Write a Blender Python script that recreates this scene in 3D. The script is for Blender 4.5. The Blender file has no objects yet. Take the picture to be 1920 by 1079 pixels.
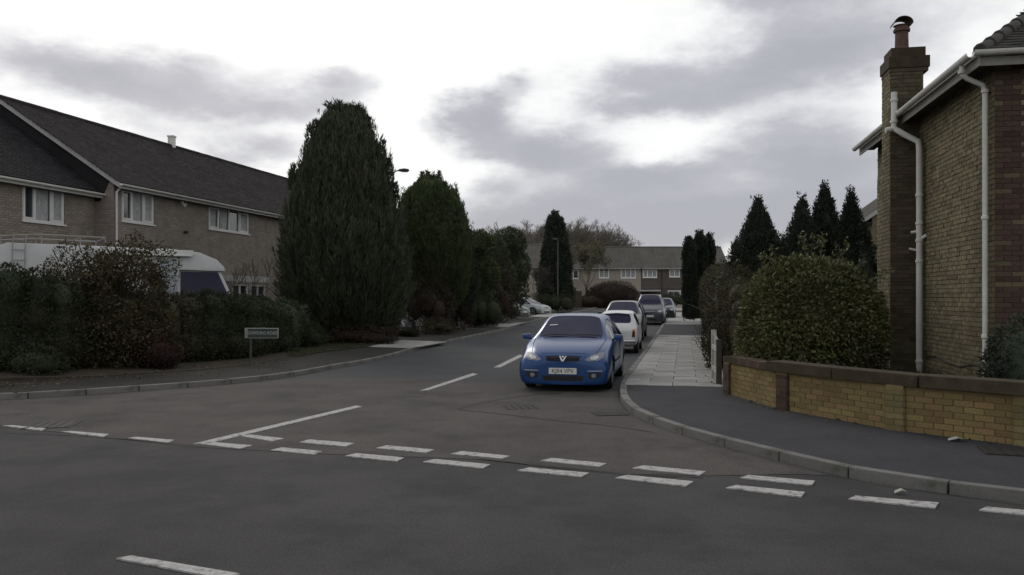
import bpy, bmesh, math, random
import numpy as np
from mathutils import Vector, Matrix, noise
from mathutils.bvhtree import BVHTree
from mathutils.geometry import delaunay_2d_cdt

scene = bpy.context.scene
C = scene.collection
R = random.Random(7)
RAD = math.radians

# ------------------------------------------------------------------ camera
FPX, CX, HY, EYE = 1550.0, 960.0, 560.0, 1.74
cam_d = bpy.data.cameras.new('camera')
cam = bpy.data.objects.new('camera', cam_d)
C.objects.link(cam)
cam.location = (0, 0, EYE)
cam.rotation_euler = (RAD(90), 0, 0)
cam_d.sensor_width = 36
cam_d.lens = FPX / 1920 * 36
cam_d.shift_y = 20.5 / 1920
cam_d.clip_start = 0.05
cam_d.clip_end = 2500
scene.camera = cam
scene.view_settings.view_transform = 'Standard'
scene.view_settings.look = 'None'
scene.view_settings.exposure = 0.0
scene.view_settings.gamma = 1.0
scene.view_settings.use_curve_mapping = False

# ------------------------------------------------------------------ sky
SUN_AZ, SUN_EL = RAD(-22), RAD(32)          # azimuth from +Y, minus = left
world = bpy.data.worlds.new('World')
scene.world = world
world.use_nodes = True
wt = world.node_tree
wt.nodes.clear()
def wn(t, **k):
    n = wt.nodes.new(t)
    for a, b in k.items(): setattr(n, a, b)
    return n
def wm(op, a, b=None, c=None, clamp=False):
    n = wn('ShaderNodeMath', operation=op, use_clamp=clamp)
    for i, v in enumerate((a, b, c)):
        if v is None: continue
        if isinstance(v, (int, float)): n.inputs[i].default_value = v
        else: wt.links.new(v, n.inputs[i])
    return n.outputs[0]
tc = wn('ShaderNodeTexCoord')
sep = wn('ShaderNodeSeparateXYZ')
wt.links.new(tc.outputs['Generated'], sep.inputs[0])
dx, dy, dz = sep.outputs
def wnoise(scale, detail=5, rough=0.55, seed=0.0, stretch=2.2):
    m = wn('ShaderNodeMapping')
    m.inputs['Location'].default_value = (seed, seed * .7, seed * 1.3)
    m.inputs['Scale'].default_value = (1, 1, stretch)
    wt.links.new(tc.outputs['Generated'], m.inputs[0])
    n = wn('ShaderNodeTexNoise')
    n.inputs['Scale'].default_value = scale
    n.inputs['Detail'].default_value = detail
    n.inputs['Roughness'].default_value = rough
    wt.links.new(m.outputs[0], n.inputs['Vector'])
    return n.outputs['Fac']
n1, n2, n3 = wnoise(6, 6, .6, 3.1), wnoise(6, 6, .6, 9.7), wnoise(14, 7, .62, 5.0)
n4 = wnoise(2.6, 6, .55, 21.0)
az = wm('ADD', wm('ARCTAN2', dx, dy), wm('MULTIPLY', wm('SUBTRACT', n1, .5), .16))
el = wm('ADD', wm('ARCSINE', dz), wm('MULTIPLY', wm('SUBTRACT', n2, .5), .085))
# banks of cloud: azimuth, elevation, half width, half height (degrees), weight
BANKS = [(-28, 13.6, 5.5, 1.5, .55), (-22, 14.0, 6, 1.5, .65), (-11.6, 14.2, 2.3, 1.3, .7), (-14, 12.0, 4.2, 1.1, .55), (-20, 12.2, 5, 1.1, .45),
         (-17, 9.3, 3.4, 1.1, .85), (-24.5, 10.6, 3, .8, .45), (13.5, 15.0, 8.2, 1.9, .8), (9.5, 13.0, 4.6, 1.1, .6), (22, 16.5, 5.5, 2.6, .62),
         (19, 11.2, 4.0, 1.2, .6), (-2.2, 12.3, 2.6, 1.25, 1.0), (2.4, 10.3, 4.6, 1.15, 1.0), (8.6, 8.4, 4.2, 1.0, .9), (-1, 8.0, 3.6, .9, .45),
         (1.5, 5.6, 9, 1.5, .8), (13, 5.2, 9, 1.9, 1.05), (20.5, 9.0, 5, 1.4, .85), (27, 5.0, 10, 2.8, .9),
         (0.2, 14.4, 1.4, .7, .5), (-24, 4.5, 8, 2.0, .45), (25, 21.0, 9, 1.6, .8), (17, 19.0, 4, 1.2, .35), (-60, 16, 18, 5, .8), (60, 18, 20, 6, .9)]
acc = None
for a0, e0, ra, re, w in BANKS:
    u = wm('MULTIPLY', wm('SUBTRACT', az, RAD(a0)), 1 / RAD(ra))
    v = wm('MULTIPLY', wm('SUBTRACT', el, RAD(e0)), 1 / RAD(re))
    q = wm('ADD', wm('MULTIPLY', u, u), wm('MULTIPLY', v, v))
    g = wm('MULTIPLY', wm('POWER', 2.718, wm('MULTIPLY', q, -.72)), w * (1.18 if a0 > -6 else 1.0))
    acc = g if acc is None else wm('ADD', acc, g)
# higher overhead and behind the broken cloud goes on
hi = wm('SMOOTH_MIN', 1.0, wm('MULTIPLY', wm('MAXIMUM', wm('SUBTRACT', dz, .42), 0), 4.0), .1)
back = wm('MULTIPLY', wm('MAXIMUM', wm('SUBTRACT', .25, dy), 0), 1.6, clamp=True)
rest = wm('MULTIPLY', wm('MAXIMUM', hi, back), wm('MULTIPLY', n4, 1.35))
acc = wm('ADD', acc, rest)
acc = wm('ADD', acc, wm('MULTIPLY', wm('SUBTRACT', n3, .5), .56))
acc = wm('ADD', acc, wm('MULTIPLY', wm('SUBTRACT', n1, .5), .5))
mr = wn('ShaderNodeMapRange', interpolation_type='SMOOTHSTEP')
wt.links.new(acc, mr.inputs['Value'])
mr.inputs['From Min'].default_value = .02
mr.inputs['From Max'].default_value = 1.3
ramp = wn('ShaderNodeValToRGB')
cr = ramp.color_ramp
cr.elements[0].position = 0; cr.elements[0].color = (1.0, 1.0, .985, 1)
cr.elements[1].position = 1; cr.elements[1].color = (.415, .417, .46, 1)
for p, c in ((.2, (.93, .93, .925, 1)), (.48, (.69, .692, .715, 1)), (.75, (.505, .505, .54, 1))):
    e = cr.elements.new(p); e.color = c
wt.links.new(mr.outputs[0], ramp.inputs[0])
cloudbg = wn('ShaderNodeBackground'); cloudbg.inputs['Strength'].default_value = 1.05
wt.links.new(ramp.outputs[0], cloudbg.inputs[0])
sky = wn('ShaderNodeTexSky', sky_type='NISHITA')
sky.sun_disc = False
sky.sun_elevation = SUN_EL
sky.sun_rotation = SUN_AZ
skybg = wn('ShaderNodeBackground'); skybg.inputs['Strength'].default_value = .1
wt.links.new(sky.outputs[0], skybg.inputs[0])
mx = wn('ShaderNodeMixShader'); mx.inputs[0].default_value = .95
wt.links.new(skybg.outputs[0], mx.inputs[1]); wt.links.new(cloudbg.outputs[0], mx.inputs[2])
wo = wn('ShaderNodeOutputWorld'); wt.links.new(mx.outputs[0], wo.inputs[0])

sd = bpy.data.lights.new('sun', 'SUN')
sd.energy = .55; sd.angle = RAD(18); sd.color = (1, .95, .87)
sun = bpy.data.objects.new('sun', sd); C.objects.link(sun)
sv = Vector((math.sin(SUN_AZ) * math.cos(SUN_EL), math.cos(SUN_AZ) * math.cos(SUN_EL), math.sin(SUN_EL)))
sun.rotation_euler = sv.to_track_quat('Z', 'Y').to_euler()

# ------------------------------------------------------------------ materials
MATS = {}
def mat(name, col, rough=.8, var=.25, scale=6.0, bump=0.0, bscale=60.0, metal=0.0, coat=0.0, rnd=0.0,
        island=0.0, col2=None, spec=.25, hue=None, detail=5, wear=None, trans=0.0, grain=0.0):
    """one procedural surface: base colour, broken up by noise, per-object and per-island variation, bump"""
    if name in MATS: return MATS[name]
    m = bpy.data.materials.new(name); m.use_nodes = True
    t = m.node_tree; N = t.nodes; L = t.links
    b = N['Principled BSDF']
    b.inputs['Roughness'].default_value = rough
    b.inputs['Metallic'].default_value = metal
    b.inputs['Coat Weight'].default_value = coat
    b.inputs['Coat Roughness'].default_value = .12
    b.inputs['Specular IOR Level'].default_value = spec
    tcn = N.new('ShaderNodeTexCoord')
    src = tcn.outputs['Object']
    nz = N.new('ShaderNodeTexNoise'); nz.inputs['Scale'].default_value = scale; nz.inputs['Detail'].default_value = detail
    nz.inputs['Roughness'].default_value = .62
    L.new(src, nz.inputs['Vector'])
    mix = N.new('ShaderNodeMix'); mix.data_type = 'RGBA'
    c2 = col2 or tuple(c * (1 - var) for c in col)
    c1 = tuple(min(1, c * (1 + var * .6)) for c in col) if col2 is None else col
    mix.inputs[6].default_value = (*c1, 1); mix.inputs[7].default_value = (*c2, 1)
    mrn = N.new('ShaderNodeMapRange'); mrn.inputs['From Min'].default_value = .32; mrn.inputs['From Max'].default_value = .68
    L.new(nz.outputs['Fac'], mrn.inputs['Value']); L.new(mrn.outputs[0], mix.inputs[0])
    out = mix.outputs[2]
    def scalev(sock, fac_sock, lo, hi):
        a = N.new('ShaderNodeMapRange'); a.inputs['To Min'].default_value = lo; a.inputs['To Max'].default_value = hi
        L.new(fac_sock, a.inputs['Value'])
        h = N.new('ShaderNodeHueSaturation')
        L.new(a.outputs[0], h.inputs['Value']); L.new(sock, h.inputs['Color'])
        if hue:
            a2 = N.new('ShaderNodeMapRange'); a2.inputs['To Min'].default_value = .5 - hue; a2.inputs['To Max'].default_value = .5 + hue
            mm = N.new('ShaderNodeMath'); mm.operation = 'FRACT'
            m2 = N.new('ShaderNodeMath'); m2.operation = 'MULTIPLY'; m2.inputs[1].default_value = 7.31
            L.new(fac_sock, m2.inputs[0]); L.new(m2.outputs[0], mm.inputs[0]); L.new(mm.outputs[0], a2.inputs['Value'])
            L.new(a2.outputs[0], h.inputs['Hue'])
        return h.outputs[0]
    if rnd:
        oi = N.new('ShaderNodeObjectInfo'); out = scalev(out, oi.outputs['Random'], 1 - rnd, 1 + rnd)
    if island:
        ge = N.new('ShaderNodeNewGeometry'); out = scalev(out, ge.outputs['Random Per Island'], 1 - island, 1 + island)
    if wear:
        wc, wscale, lo, hi = wear
        w = N.new('ShaderNodeTexNoise'); w.inputs['Scale'].default_value = wscale; w.inputs['Detail'].default_value = 8
        w.inputs['Roughness'].default_value = .7
        L.new(src, w.inputs['Vector'])
        a = N.new('ShaderNodeMapRange'); a.inputs['From Min'].default_value = lo; a.inputs['From Max'].default_value = hi
        L.new(w.outputs['Fac'], a.inputs['Value'])
        mx2 = N.new('ShaderNodeMix'); mx2.data_type = 'RGBA'
        L.new(a.outputs[0], mx2.inputs[0]); L.new(out, mx2.inputs[6]); mx2.inputs[7].default_value = (*wc, 1)
        out = mx2.outputs[2]
    if grain:
        for gs, ga in ((45, grain * .6), (110, grain)):
            gn = N.new('ShaderNodeTexNoise'); gn.inputs['Scale'].default_value = gs; gn.inputs['Detail'].default_value = 2
            L.new(src, gn.inputs['Vector'])
            gr = N.new('ShaderNodeMapRange'); gr.inputs['From Min'].default_value = .3; gr.inputs['From Max'].default_value = .7
            gr.inputs['To Min'].default_value = 1 - ga; gr.inputs['To Max'].default_value = 1 + ga; L.new(gn.outputs['Fac'], gr.inputs['Value'])
            gh = N.new('ShaderNodeHueSaturation'); L.new(gr.outputs[0], gh.inputs['Value']); L.new(out, gh.inputs['Color']); out = gh.outputs[0]
    L.new(out, b.inputs['Base Color'])
    if bump:
        bn = N.new('ShaderNodeTexNoise'); bn.inputs['Scale'].default_value = bscale; bn.inputs['Detail'].default_value = 6
        L.new(src, bn.inputs['Vector'])
        bp = N.new('ShaderNodeBump'); bp.inputs['Strength'].default_value = bump; bp.inputs['Distance'].default_value = .01
        L.new(bn.outputs['Fac'], bp.inputs['Height']); L.new(bp.outputs[0], b.inputs['Normal'])
    if trans:
        tr = N.new('ShaderNodeBsdfTranslucent'); L.new(out, tr.inputs[0])
        ms = N.new('ShaderNodeMixShader'); ms.inputs[0].default_value = trans
        L.new(b.outputs[0], ms.inputs[1]); L.new(tr.outputs[0], ms.inputs[2])
        L.new(ms.outputs[0], N['Material Output'].inputs[0])
    MATS[name] = m
    return m

asphalt_main = mat('asphalt_main', (.057, .0545, .0535), .88, .3, .45, .8, 120, wear=((.036, .035, .035), .9, .48, .7), grain=.34)
asphalt_junction = mat('asphalt_junction', (.080, .072, .067), .9, .24, .7, .8, 110, wear=((.044, .041, .039), .9, .5, .7), grain=.34)
asphalt_side = mat('asphalt_side', (.050, .052, .054), .85, .18, .7, .5, 110, grain=.3)
asphalt_damp = mat('asphalt_damp', (.026, .025, .022), .95, .3, 1.3, .7, 90, grain=.3, wear=((.045, .04, .032), 1.8, .52, .74))
asphalt_foot = mat('asphalt_foot', (.045, .045, .050), .92, .18, 1.3, .6, 130, wear=((.058, .057, .056), 1.4, .58, .8), grain=.3)
paint_white = mat('road_paint', (.42, .41, .395), .8, .15, 14, .4, 90, wear=((.14, .135, .13), 13, .5, .66), grain=.14)
concrete_kerb = mat('kerb_concrete', (.165, .162, .15), .9, .25, 3, .5, 60, rnd=.14, grain=.12, wear=((.09, .09, .075), 5, .52, .7))
slab_mat = mat('paving_slab', (.30, .297, .28), .88, .13, 2.2, .35, 50, rnd=.15, wear=((.19, .187, .172), 3.5, .5, .72), grain=.08)
slab_far = mat('paving_far', (.30, .297, .28), .88, .13, 1.2)
soil = mat('soil', (.045, .038, .028), .95, .35, 2.5, .8, 25)
lawn = mat('lawn', (.055, .062, .032), .95, .35, 1.4, .7, 35, wear=((.075, .062, .04), 2, .5, .66))
verge = mat('verge', (.075, .07, .048), .95, .3, 1.2, .8, 40)
mortar_yel = mat('mortar_yellow', (.19, .145, .07), .95, .2, 8)
mortar_brn = mat('mortar_brown', (.115, .1, .07), .95, .2, 8)
brick_yel = mat('brick_yellow', (.275, .21, .09), .92, .3, 9, .9, 70, rnd=.2, island=.2, hue=.015, wear=((.12, .085, .04), 12, .5, .7))
brick_stock = mat('brick_stock', (.168, .143, .086), .95, .3, 7, 1.0, 50, rnd=.2, island=.2, hue=.015, wear=((.065, .055, .035), 14, .5, .68))
brick_red = mat('brick_red', (.086, .058, .043), .92, .3, 7, .8, 50, rnd=.25, island=.25, hue=.015, wear=((.075, .05, .04), 5, .55, .72))
brick_dark_shaded = mat('brick_dark_shaded', (.095, .079, .052), .93, .3, 7, .8, 50, rnd=.25, island=.25, hue=.015)
brick_pink = mat('brick_pink', (.265, .232, .205), .92, .16, 2, .5, 60, rnd=.12, island=.12, hue=.012)
brick_buff = mat('brick_buff', (.235, .207, .168), .92, .16, 2, .5, 60, rnd=.16, island=.16, hue=.012)
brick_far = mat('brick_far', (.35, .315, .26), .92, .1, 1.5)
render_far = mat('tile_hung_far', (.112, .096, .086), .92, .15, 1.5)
coping = mat('coping_stone', (.066, .053, .033), .93, .3, 5, .7, 40, rnd=.2, wear=((.09, .082, .06), 6, .58, .75))
tile_left = mat('roof_tile_brown', (.034, .030, .030), .95, .3, 1.3, .4, 60, rnd=.25, island=.4, spec=.15, wear=((.06, .058, .055), 2.2, .64, .8))
tile_dark = mat('roof_tile_dark', (.026, .024, .026), .95, .3, 1.3, .4, 60, rnd=.25, island=.3, spec=.15)
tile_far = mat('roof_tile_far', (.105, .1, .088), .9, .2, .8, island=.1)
tile_right = mat('roof_tile_grey', (.06, .058, .052), .9, .3, 3, .6, 50, rnd=.25, island=.25, wear=((.1, .1, .085), 4, .55, .7))
upvc = mat('white_plastic', (.62, .62, .6), .45, .08, 3, rnd=.04)
upvc_bright = mat('white_window_frame', (.8, .8, .78), .45, .05, 3)
upvc_rail = mat('dull_rail', (.3, .3, .29), .6, .1, 4)
upvc_old = mat('white_plastic_dull', (.62, .615, .57), .5, .1, 3, wear=((.3, .29, .25), 5, .6, .78))
fascia = mat('fascia_board', (.42, .42, .4), .6, .15, 4, wear=((.2, .19, .17), 5, .6, .8))
soffit = mat('soffit_board', (.12, .115, .1), .8, .2, 4)
glass = mat('window_glass', (.035, .04, .045), .06, .2, 1.0, spec=.8)
net = mat('net_curtain', (.34, .35, .35), .9, .25, 7)
metal_grey = mat('galvanised_steel', (.075, .078, .078), .6, .15, 5, metal=.3)
black_rub = mat('black_rubber', (.018, .018, .019), .8, .2, 9)
black_pl = mat('black_plastic', (.025, .025, .027), .55, .15, 9)
chrome = mat('bright_metal', (.6, .6, .62), .25, .1, 6, metal=.9)
rim_mat = mat('alloy_rim', (.3, .3, .31), .4, .15, 9, metal=.7)
lens = mat('lamp_lens', (.2, .215, .235), .4, .45, 30, spec=.5)
lens_in = mat('lamp_reflector', (.55, .56, .58), .5, .4, 40, metal=.2)
lens_red = mat('tail_lens', (.11, .012, .01), .25, .2, 12)
lens_amb = mat('amber_lens', (.45, .14, .02), .25, .2, 12)
car_glass = mat('car_glass', (.017, .017, .05), .03, .2, .9, spec=.2)  # bluish-violet base colour stands in for the reflected sky
plate_w = mat('plate_white', (.62, .62, .58), .5, .05, 9)
plate_y = mat('plate_yellow', (.6, .45, .05), .5, .05, 9)
letter_blk = mat('black_letters', (.02, .02, .02), .6, .05, 9)
sign_wht = mat('sign_white', (.34, .36, .33), .5, .1, 5)
sign_grn = mat('sign_panel_dark', (.05, .062, .055), .5, .15, 5)
wood_wht = mat('painted_wood', (.42, .41, .37), .7, .2, 9, wear=((.12, .11, .09), 7, .56, .74))
wood_dk = mat('weathered_wood', (.07, .062, .048), .9, .3, 7, .5, 40)
clay = mat('clay_pot', (.12, .075, .06), .85, .25, 9, .4, 40)
bark = mat('bark', (.055, .048, .038), .95, .3, 7, .8, 25)
twig = mat('twig', (.06, .052, .044), .95, .25, 4)
twig_pale = mat('twig_pale', (.19, .172, .145), .95, .25, 3)
def leafmat(n, c, isl=.45, hue=.03, var=.35, scale=1.2, rough=.75, trans=.12, spec=.2, wear=None):
    return mat(n, c, rough, var, scale, island=isl, hue=hue, trans=trans, spec=spec, wear=wear)
lf_con = leafmat('foliage_conifer', (.066, .077, .048), .35, wear=((.075, .062, .04), .9, .6, .72))
lf_con2 = leafmat('foliage_conifer_green', (.072, .094, .040), .35, wear=((.075, .06, .036), 1.1, .58, .72))
lf_con3 = leafmat('foliage_cypress_dark', (.042, .052, .037), .35)
lf_laurel = leafmat('foliage_laurel', (.108, .112, .042), .3, .035, rough=.5, spec=.35, trans=.16)
lf_hedge = leafmat('foliage_hedge', (.038, .044, .024), .5, .04)
lf_hedge2 = leafmat('foliage_hedge_brown', (.068, .062, .034), .5, .05)
lf_red = leafmat('foliage_brown_red', (.046, .034, .026), .5, .03)
lf_priv = leafmat('foliage_privet', (.04, .052, .026), .5, .04)
lf_pale = leafmat('foliage_pale', (.13, .14, .11), .5, .04)
lf_aut = leafmat('foliage_autumn', (.07, .06, .03), .5, .05)

# ------------------------------------------------------------------ object helpers
def tagp(o, label=None, cat=None, group=None, kind=None):
    if label: o['label'] = label
    if cat: o['category'] = cat
    if group: o['group'] = group
    if kind: o['kind'] = kind
    return o
def link(name, me, parent=None):
    o = bpy.data.objects.new(name, me); C.objects.link(o)
    if parent is not None: o.parent = parent
    return o
def thing(name, label, cat, loc=(0, 0, 0), rz=0.0, group=None):
    o = bpy.data.objects.new(name, None); C.objects.link(o)
    o.location = loc; o.rotation_euler = (0, 0, rz); o.empty_display_size = .2
    return tagp(o, label, cat, group)
class MB:
    def __init__(s): s.v = []; s.f = []; s.m = []
    def add(s, vs, fs, mi=0):
        n = len(s.v); s.v += [tuple(v) for v in vs]
        s.f += [tuple(i + n for i in f) for f in fs]; s.m += [mi] * len(fs)
    def box(s, a, b, mi=0):
        x0, y0, z0 = a; x1, y1, z1 = b
        s.add([(x0, y0, z0), (x1, y0, z0), (x1, y1, z0), (x0, y1, z0), (x0, y0, z1), (x1, y0, z1), (x1, y1, z1), (x0, y1, z1)],
              [(0, 3, 2, 1), (4, 5, 6, 7), (0, 1, 5, 4), (1, 2, 6, 5), (2, 3, 7, 6), (3, 0, 4, 7)], mi)
    def obox(s, o, ex, ey, ez, mi=0):
        """box from corner o with edge vectors"""
        o, ex, ey, ez = map(Vector, (o, ex, ey, ez))
        P = [o, o + ex, o + ex + ey, o + ey]; P += [p + ez for p in P]
        s.add(P, [(0, 3, 2, 1), (4, 5, 6, 7), (0, 1, 5, 4), (1, 2, 6, 5), (2, 3, 7, 6), (3, 0, 4, 7)], mi)
    def prism(s, pts, off, mi=0):
        off = Vector(off); n = len(pts); P = [Vector(p) for p in pts]; P += [p + off for p in P]
        fs = [tuple(reversed(range(n))), tuple(range(n, 2 * n))]
        fs += [(i, (i + 1) % n, n + (i + 1) % n, n + i) for i in range(n)]
        s.add(P, fs, mi)
    def tube(s, pts, r, k=10, mi=0, caps=True):
        P = [Vector(p) for p in pts]
        rs = r if isinstance(r, (list, tuple)) else [r] * len(P)
        n0 = len(s.v); up = None
        for i, p in enumerate(P):
            d = (P[min(i + 1, len(P) - 1)] - P[max(i - 1, 0)]).normalized()
            if up is None:
                up = Vector((0, 0, 1)) if abs(d.z) < .9 else Vector((1, 0, 0))
            a = d.cross(up).normalized(); b = a.cross(d).normalized(); up = b
            for j in range(k):
                t = 2 * math.pi * j / k
                s.v.append(tuple(p + (a * math.cos(t) + b * math.sin(t)) * rs[i]))
        for i in range(len(P) - 1):
            for j in range(k):
                a0 = n0 + i * k + j; a1 = n0 + i * k + (j + 1) % k
                s.f.append((a0, a0 + k, a1 + k, a1)); s.m.append(mi)
        if caps:
            s.f.append(tuple(n0 + j for j in range(k))); s.m.append(mi)
            s.f.append(tuple(n0 + (len(P) - 1) * k + j for j in reversed(range(k)))); s.m.append(mi)
    def lathe(s, prof, c=(0, 0, 0), k=20, axis='z', mi=0):
        n0 = len(s.v); c = Vector(c)
        for r, h in prof:
            for j in range(k):
                t = 2 * math.pi * j / k; a, b = r * math.cos(t), r * math.sin(t)
                s.v.append(tuple(c + (Vector((a, b, h)) if axis == 'z' else Vector((a, h, b)))))
        for i in range(len(prof) - 1):
            for j in range(k):
                a0 = n0 + i * k + j; a1 = n0 + i * k + (j + 1) % k
                s.f.append((a0, a1, a1 + k, a0 + k)); s.m.append(mi)
        s.f.append(tuple(n0 + j for j in reversed(range(k)))); s.m.append(mi)
        s.f.append(tuple(n0 + (len(prof) - 1) * k + j for j in range(k))); s.m.append(mi)
    def mesh(s, name, mats, smooth=False, bevel=0.0, fix=True):
        me = bpy.data.meshes.new(name); me.from_pydata(s.v, [], s.f)
        ms = mats if isinstance(mats, (list, tuple)) else [mats]
        for m in ms: me.materials.append(m)
        if len(ms) > 1: me.polygons.foreach_set('material_index', s.m)
        if fix or bevel:
            bm = bmesh.new(); bm.from_mesh(me)
            bmesh.ops.recalc_face_normals(bm, faces=bm.faces)
            if bevel:
                bmesh.ops.bevel(bm, geom=[e for e in bm.edges if e.calc_face_angle(0) > .5], offset=bevel, segments=2, profile=.7, affect='EDGES')
            bm.to_mesh(me); bm.free()
        if smooth:
            me.shade_smooth(); me.set_sharp_from_angle(angle=RAD(40))
        me.update(); return me
    def build(s, name, mats, parent=None, smooth=False, bevel=0.0, fix=True):
        return link(name, s.mesh(name, mats, smooth, bevel, fix), parent)
def struct(o): o['kind'] = 'structure'; return o

# ------------------------------------------------------------------ the lie of the land
def gz(y):
    if y < 26: return 0.0
    y = min(y, 118)
    return .011 * (y - 30) if y > 34 else .011 * (y - 26) ** 2 / 16
def G(px, py, z=0.0):
    """the point of the ground (plus z) seen at a spot of the photograph"""
    k = (py - HY) / FPX; Y = (EYE - z) / k
    for _ in range(60): Y = .5 * Y + .5 * (EYE - z - gz(Y)) / k
    return ((px - CX) / FPX * Y, Y)
def at(px, Y, py=None):
    x = (px - CX) / FPX * Y
    return (x, Y) if py is None else Vector((x, Y, EYE + (HY - py) / FPX * Y))
DV = Vector((.205, .979)).normalized()      # along the side road, away from the camera
NV = Vector((DV.y, -DV.x))                  # to its right
def S(s, t): p = DV * s + NV * t; return (p.x, p.y)
def inside(p, poly):
    x, y = p; c = False; j = len(poly) - 1
    for i in range(len(poly)):
        xi, yi = poly[i]; xj, yj = poly[j]
        if (yi > y) != (yj > y) and x < (xj - xi) * (y - yi) / (yj - yi) + xi: c = not c
        j = i
    return c
def triangulate(poly, step):
    bd = []
    for i, p in enumerate(poly):
        q = poly[(i + 1) % len(poly)]; n = max(1, int(math.dist(p, q) / step))
        for k in range(n): bd.append((p[0] + (q[0] - p[0]) * k / n, p[1] + (q[1] - p[1]) * k / n))
    xs = [p[0] for p in poly]; ys = [p[1] for p in poly]; ins = []
    y = min(ys) + step / 2
    while y < max(ys):
        x = min(xs) + step / 2
        while x < max(xs):
            if inside((x, y), poly) and min(math.dist((x, y), b) for b in bd) > step * .35: ins.append((x, y))
            x += step
        y += step
    nb = len(bd)
    r = delaunay_2d_cdt([Vector(p) for p in bd + ins], [], [list(range(nb))], 1, 1e-5)
    return r[0], r[2], nb, bd
def sheet(name, poly, zoff, m, step=2.5, skirt=0.0, parent=None, zf=None):
    vs, fs, nb, bd = triangulate(poly, step)
    z = (lambda x, y: gz(y) + zoff) if zf is None else zf
    b = MB(); b.add([(v.x, v.y, z(v.x, v.y)) for v in vs], fs)
    me = b.mesh(name, m)
    for p in me.polygons: pass
    bm = bmesh.new(); bm.from_mesh(me)
    for f in bm.faces:
        if f.normal.z < 0: f.normal_flip()
    if skirt:
        be = [e for e in bm.edges if e.is_boundary]
        r = bmesh.ops.extrude_edge_only(bm, edges=be)
        for g in r['geom']:
            if isinstance(g, bmesh.types.BMVert): g.co.z -= skirt
    bm.to_mesh(me); bm.free()
    return struct(link(name, me, parent)) if parent is None else link(name, me, parent)

# ------------------------------------------------------------------ ground, roads, footways
sheet('ground', [(-400, -60), (400, -60), (400, 700), (-400, 700)], -.09, lawn, step=40)
KR = [(1161, 735), (1163, 752), (1172, 767), (1187, 780), (1215, 793), (1260, 810), (1310, 826), (1400, 850), (1510, 878), (1640, 908), (1780, 927), (1920, 948)]
kr = [G(*p) for p in KR]
t_r = (kr[0][0] * NV.x + kr[0][1] * NV.y)
far_r = [S(s, -1.27) for s in (92, 80, 70, 60, 50, 40, 34, 28, 22, 18.5)]
right_path = far_r + kr + [(8.0, 5.2), (16, 1.0), (30, -6)]          # far to near, kerb on its left hand seen from the road
KL = [(1000, 603), (951, 619), (898, 631), (838, 644), (775, 658), (740, 670), (677, 684), (627, 692), (531, 711), (400, 724), (180, 740), (100, 746), (0, 750)]
kl = [G(*p) for p in KL]
left_path = [S(92, -9.5), S(75, -9.45), S(62, -9.4)] + kl + [(-11.5, 13.2), (-16, 13.6), (-26, 17), (-45, 25)]
near_edge = [(-45, 16), (-20, 8.2), (-3.8, 1.9), (0, .45), (16, -5.6), (30, -12)]
road_poly = left_path + near_edge + list(reversed(right_path))
road = sheet('road', road_poly, 0.0, asphalt_main, step=2.2)
# darker side road surface and the worn brownish surface of the junction mouth
bnd = [G(*p) for p in ((531, 711), (600, 711), (700, 709), (800, 711), (900, 717), (980, 722), (1080, 726), (1161, 735))]
side_poly = [S(92, -9.5), S(75, -9.45), S(62, -9.4)] + kl[:9] + bnd[1:-1] + [kr[0]] + list(reversed(far_r))
sheet('side_road_surface', side_poly, .004, asphalt_side, step=2.2)
gw0, gw1 = G(340, 838), G(1900, 965)
gdir = (Vector(gw1) - Vector(gw0)).normalized()
lowb = [G(*p) for p in ((0, 800), (150, 815), (350, 838), (600, 852), (900, 862), (1180, 890), (1330, 893), (1500, 890), (1560, 893))]
junc_poly = kl[8:] + lowb + [kr[8], kr[7], kr[6], kr[5], kr[4], kr[3], kr[2], kr[1], kr[0]] + list(reversed(bnd[1:-1]))
sheet('junction_surface', junc_poly, .004, asphalt_junction, step=1.2)
# a re-laid trench and patches in the junction
def offset_path(path, d):
    out = []
    for i, p in enumerate(path):
        a = Vector(path[max(i - 1, 0)]); b = Vector(path[min(i + 1, len(path) - 1)])
        n = (b - a).normalized(); out.append((p[0] - n.y * d, p[1] + n.x * d))
    return out
def resample(path, step):
    out = [Vector(path[0])]; need = step
    for a, b in zip(path, path[1:]):
        a, b = Vector(a), Vector(b); L = (b - a).length; t = 0
        if L < 1e-6: continue
        while L - t >= need:
            t += need; out.append(a + (b - a) * (t / L)); need = step
        need -= L - t
    return out
def smooth(path, it=2):
    for _ in range(it):
        q = [path[0]]
        for a, b in zip(path, path[1:]):
            a, b = Vector(a), Vector(b); q += [tuple(a * .75 + b * .25), tuple(a * .25 + b * .75)]
        q.append(path[-1]); path = q
    return path
tar = mat('tar_seam', (.03, .029, .028), .8, .2, 6)
def seam(pts, w=.022):
    q = resample(smooth([G(*p) for p in pts]), .12); b = MB()
    q = [Vector((p.x + R.uniform(-.012, .012), p.y + R.uniform(-.012, .012))) for p in q]
    for a, c in zip(q, q[1:]):
        d = (c - a).normalized(); n = Vector((-d.y, d.x)) * w * R.uniform(.5, 1.1)
        b.add([(a.x - n.x, a.y - n.y, .0075), (c.x - n.x, c.y - n.y, .0075), (c.x + n.x, c.y + n.y, .0075), (a.x + n.x, a.y + n.y, .0075)], [(0, 1, 2, 3)])
    return b.build('tar_seam', tar, road)
seam([(860, 768), (905, 755), (985, 742), (1060, 738)]); seam([(858, 769), (930, 776), (1040, 790), (1150, 800), (1230, 812)])
seam([(0, 812), (160, 818), (360, 836)], .012); seam([(900, 862), (1180, 893), (1340, 897)], .014)
unit = MB(); unit.box((-.5, 0, 0), (.5, 1, 1)); unit_k = unit.mesh('kerbstone', concrete_kerb, bevel=.0)
kerb_me = []
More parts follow.
